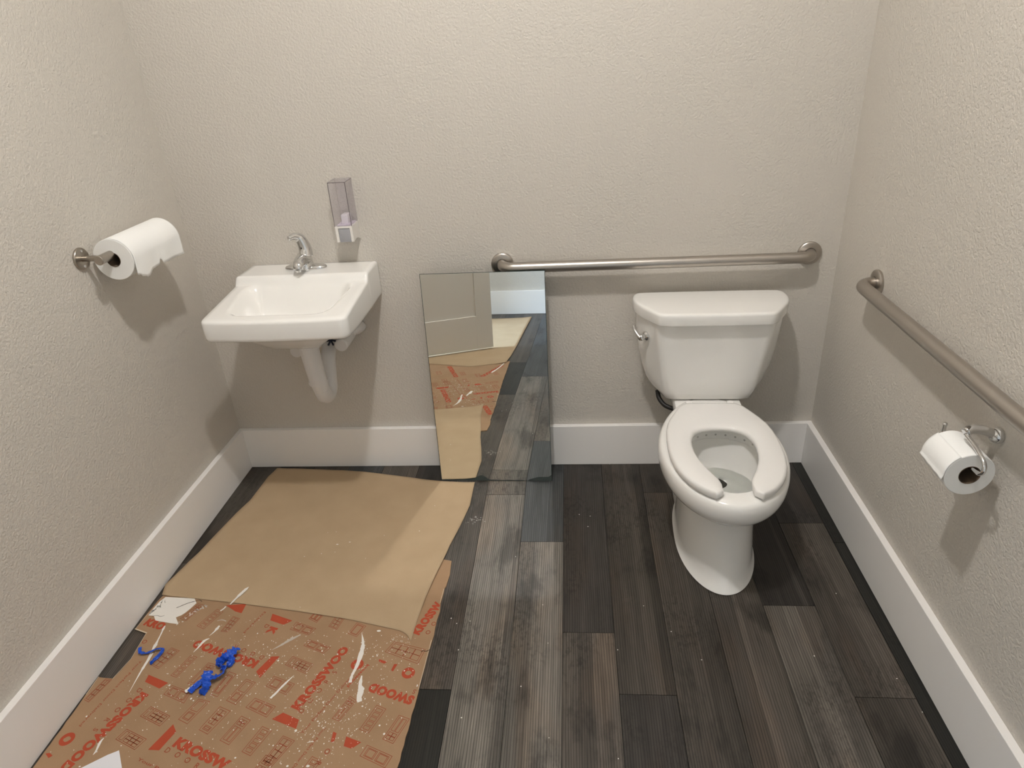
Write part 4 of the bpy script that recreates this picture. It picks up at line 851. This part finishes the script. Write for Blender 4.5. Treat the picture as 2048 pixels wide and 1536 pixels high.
# crumpled blue painter's tape
def ribbon(bm, pts, wd, tw=0.0, crumple=0.0, th=0.0011, seed=0):
    Q = catmull(pts, 7); n = len(Q); rings = []
    for i, p in enumerate(Q):
        t = (Q[min(i + 1, n - 1)] - Q[max(i - 1, 0)]).normalized(); a = tw * i / n + crumple * noise.noise(Vector((i * .35, seed, 0))) * 1.3
        s = t.cross(Vector((0, 0, 1))); s = s.normalized() if s.length > 1e-3 else Vector((1, 0, 0)); u = s.cross(t).normalized()
        d = s * math.cos(a) + u * math.sin(a); e = -s * math.sin(a) + u * math.cos(a); k = wd * (1 + .5 * noise.noise(Vector((i * .6, 3 + seed, 1)))) / 2
        ring_ = []
        for m in range(7): f = -1 + m / 3; ring_.append(p + d * k * f + e * (th / 2 + crumple * 0.0035 * noise.noise(Vector((f * 1.5, i * .5, seed + 5)))))
        for m in range(6, -1, -1): f = -1 + m / 3; ring_.append(p + d * k * f + e * (-th / 2 + crumple * 0.0035 * noise.noise(Vector((f * 1.5, i * .5, seed + 5)))))
        rings.append(ring_)
    loft(bm, rings, True, True, True)
tz0 = CZ + 0.006
bm = bmesh.new(); ribbon(bm, [(.0975, -1.003, tz0 + .004), (.1045, -1.018, tz0 + .001), (.125, -1.020, tz0), (.150, -1.008, tz0 + .003), (.170, -1.006, tz0 + .004), (.172, -1.022, tz0 + .002), (.163, -1.047, tz0), (.160, -1.058, tz0 + .001)], 0.009, 1.5, .5, 0.003, 2)
o = obj('blue_tape_strip', bm, M_TAPE, smooth=False); tag(o, 'thin bent strip of blue painter tape on the cardboard near the left baseboard', 'tape')
bt = thing('blue_tape_wad', 'crumpled wad of blue painter tape in the middle of the cardboard', 'tape', (.37, -1.09, CZ))
bm = bmesh.new()
ribbon(bm, [(.402, -1.004, tz0 + .010), (.398, -1.024, tz0 + .016), (.384, -1.040, tz0 + .013), (.374, -1.056, tz0 + .009), (.384, -1.070, tz0 + .008), (.400, -1.082, tz0 + .007), (.392, -1.100, tz0 + .008), (.372, -1.110, tz0 + .009)], 0.023, 3.0, .8, 0.002, 4)
ribbon(bm, [(.384, -1.026, tz0 + .006), (.404, -1.042, tz0 + .009), (.402, -1.062, tz0 + .006), (.384, -1.078, tz0 + .004)], 0.020, 2.4, .7, 0.002, 6)
ribbon(bm, [(.364, -1.040, tz0 + .010), (.368, -1.056, tz0 + .008), (.376, -1.070, tz0 + .010)], 0.012, 1.0, .8, 0.002, 8)
ribbon(bm, [(.360, -1.092, tz0 + .016), (.362, -1.112, tz0 + .014), (.372, -1.132, tz0 + .012), (.372, -1.150, tz0 + .007), (.364, -1.158, tz0 + .004)], 0.024, 1.8, .6, 0.0022, 13)
ribbon(bm, [(.366, -1.100, tz0 + .010), (.350, -1.118, tz0 + .006), (.336, -1.138, tz0 + .003), (.330, -1.152, tz0 + .002)], 0.016, .6, .6, 0.002, 17)
obj('crumpled_tape', bm, M_TAPE, bt)
bm = bmesh.new(); ribbon(bm, [(.354, -1.108, tz0 + .006), (.340, -1.122, tz0 + .003), (.326, -1.140, tz0 + .001), (.316, -1.150, tz0 + .0005)], 0.010, .2, .3, 0.0022, 19); obj('painted_tape_back', bm, M_PAINT, bt)['label'] = 'white paint on the tape end'
# tiny debris and white scuffs on the planks
random.seed(31); acc = Acc()
for k in range(26):
    blob(acc, random.gauss(1.035, .012), random.gauss(-.385, .012), random.uniform(.001, .006), random.uniform(.0004, .0012), .0004, 6)
for x, y in ((1.20, -.58), (1.32, -.95), (1.30, -.80), (1.06, -.98), (1.10, -1.2), (1.33, -1.25), (2.25, -1.05), (2.27, -1.15), (1.25, -1.1), (1.75, -1.0), (2.2, -.74), (1.45, -.42), (1.42, -.35), (1.46, -.36), (1.55, -.02), (1.02, -.86), (1.04, -.88), (1.08, -.87), (1.52, -.97), (1.61, -.80), (2.06, -.98), (1.68, -.90), (1.5, -1.3)):
    blob(acc, x, y, random.uniform(.0012, .0028), random.uniform(.0012, .0028), .0005, 6)
o = acc.mesh('plaster_debris', M_PAINT, None); tag(o, 'fine white plaster specks scattered over the dark planks', 'debris', None, 'stuff')
# thin pale seam ridges of caulk at the toilet foot are left out; bare joints come from the planks themselves
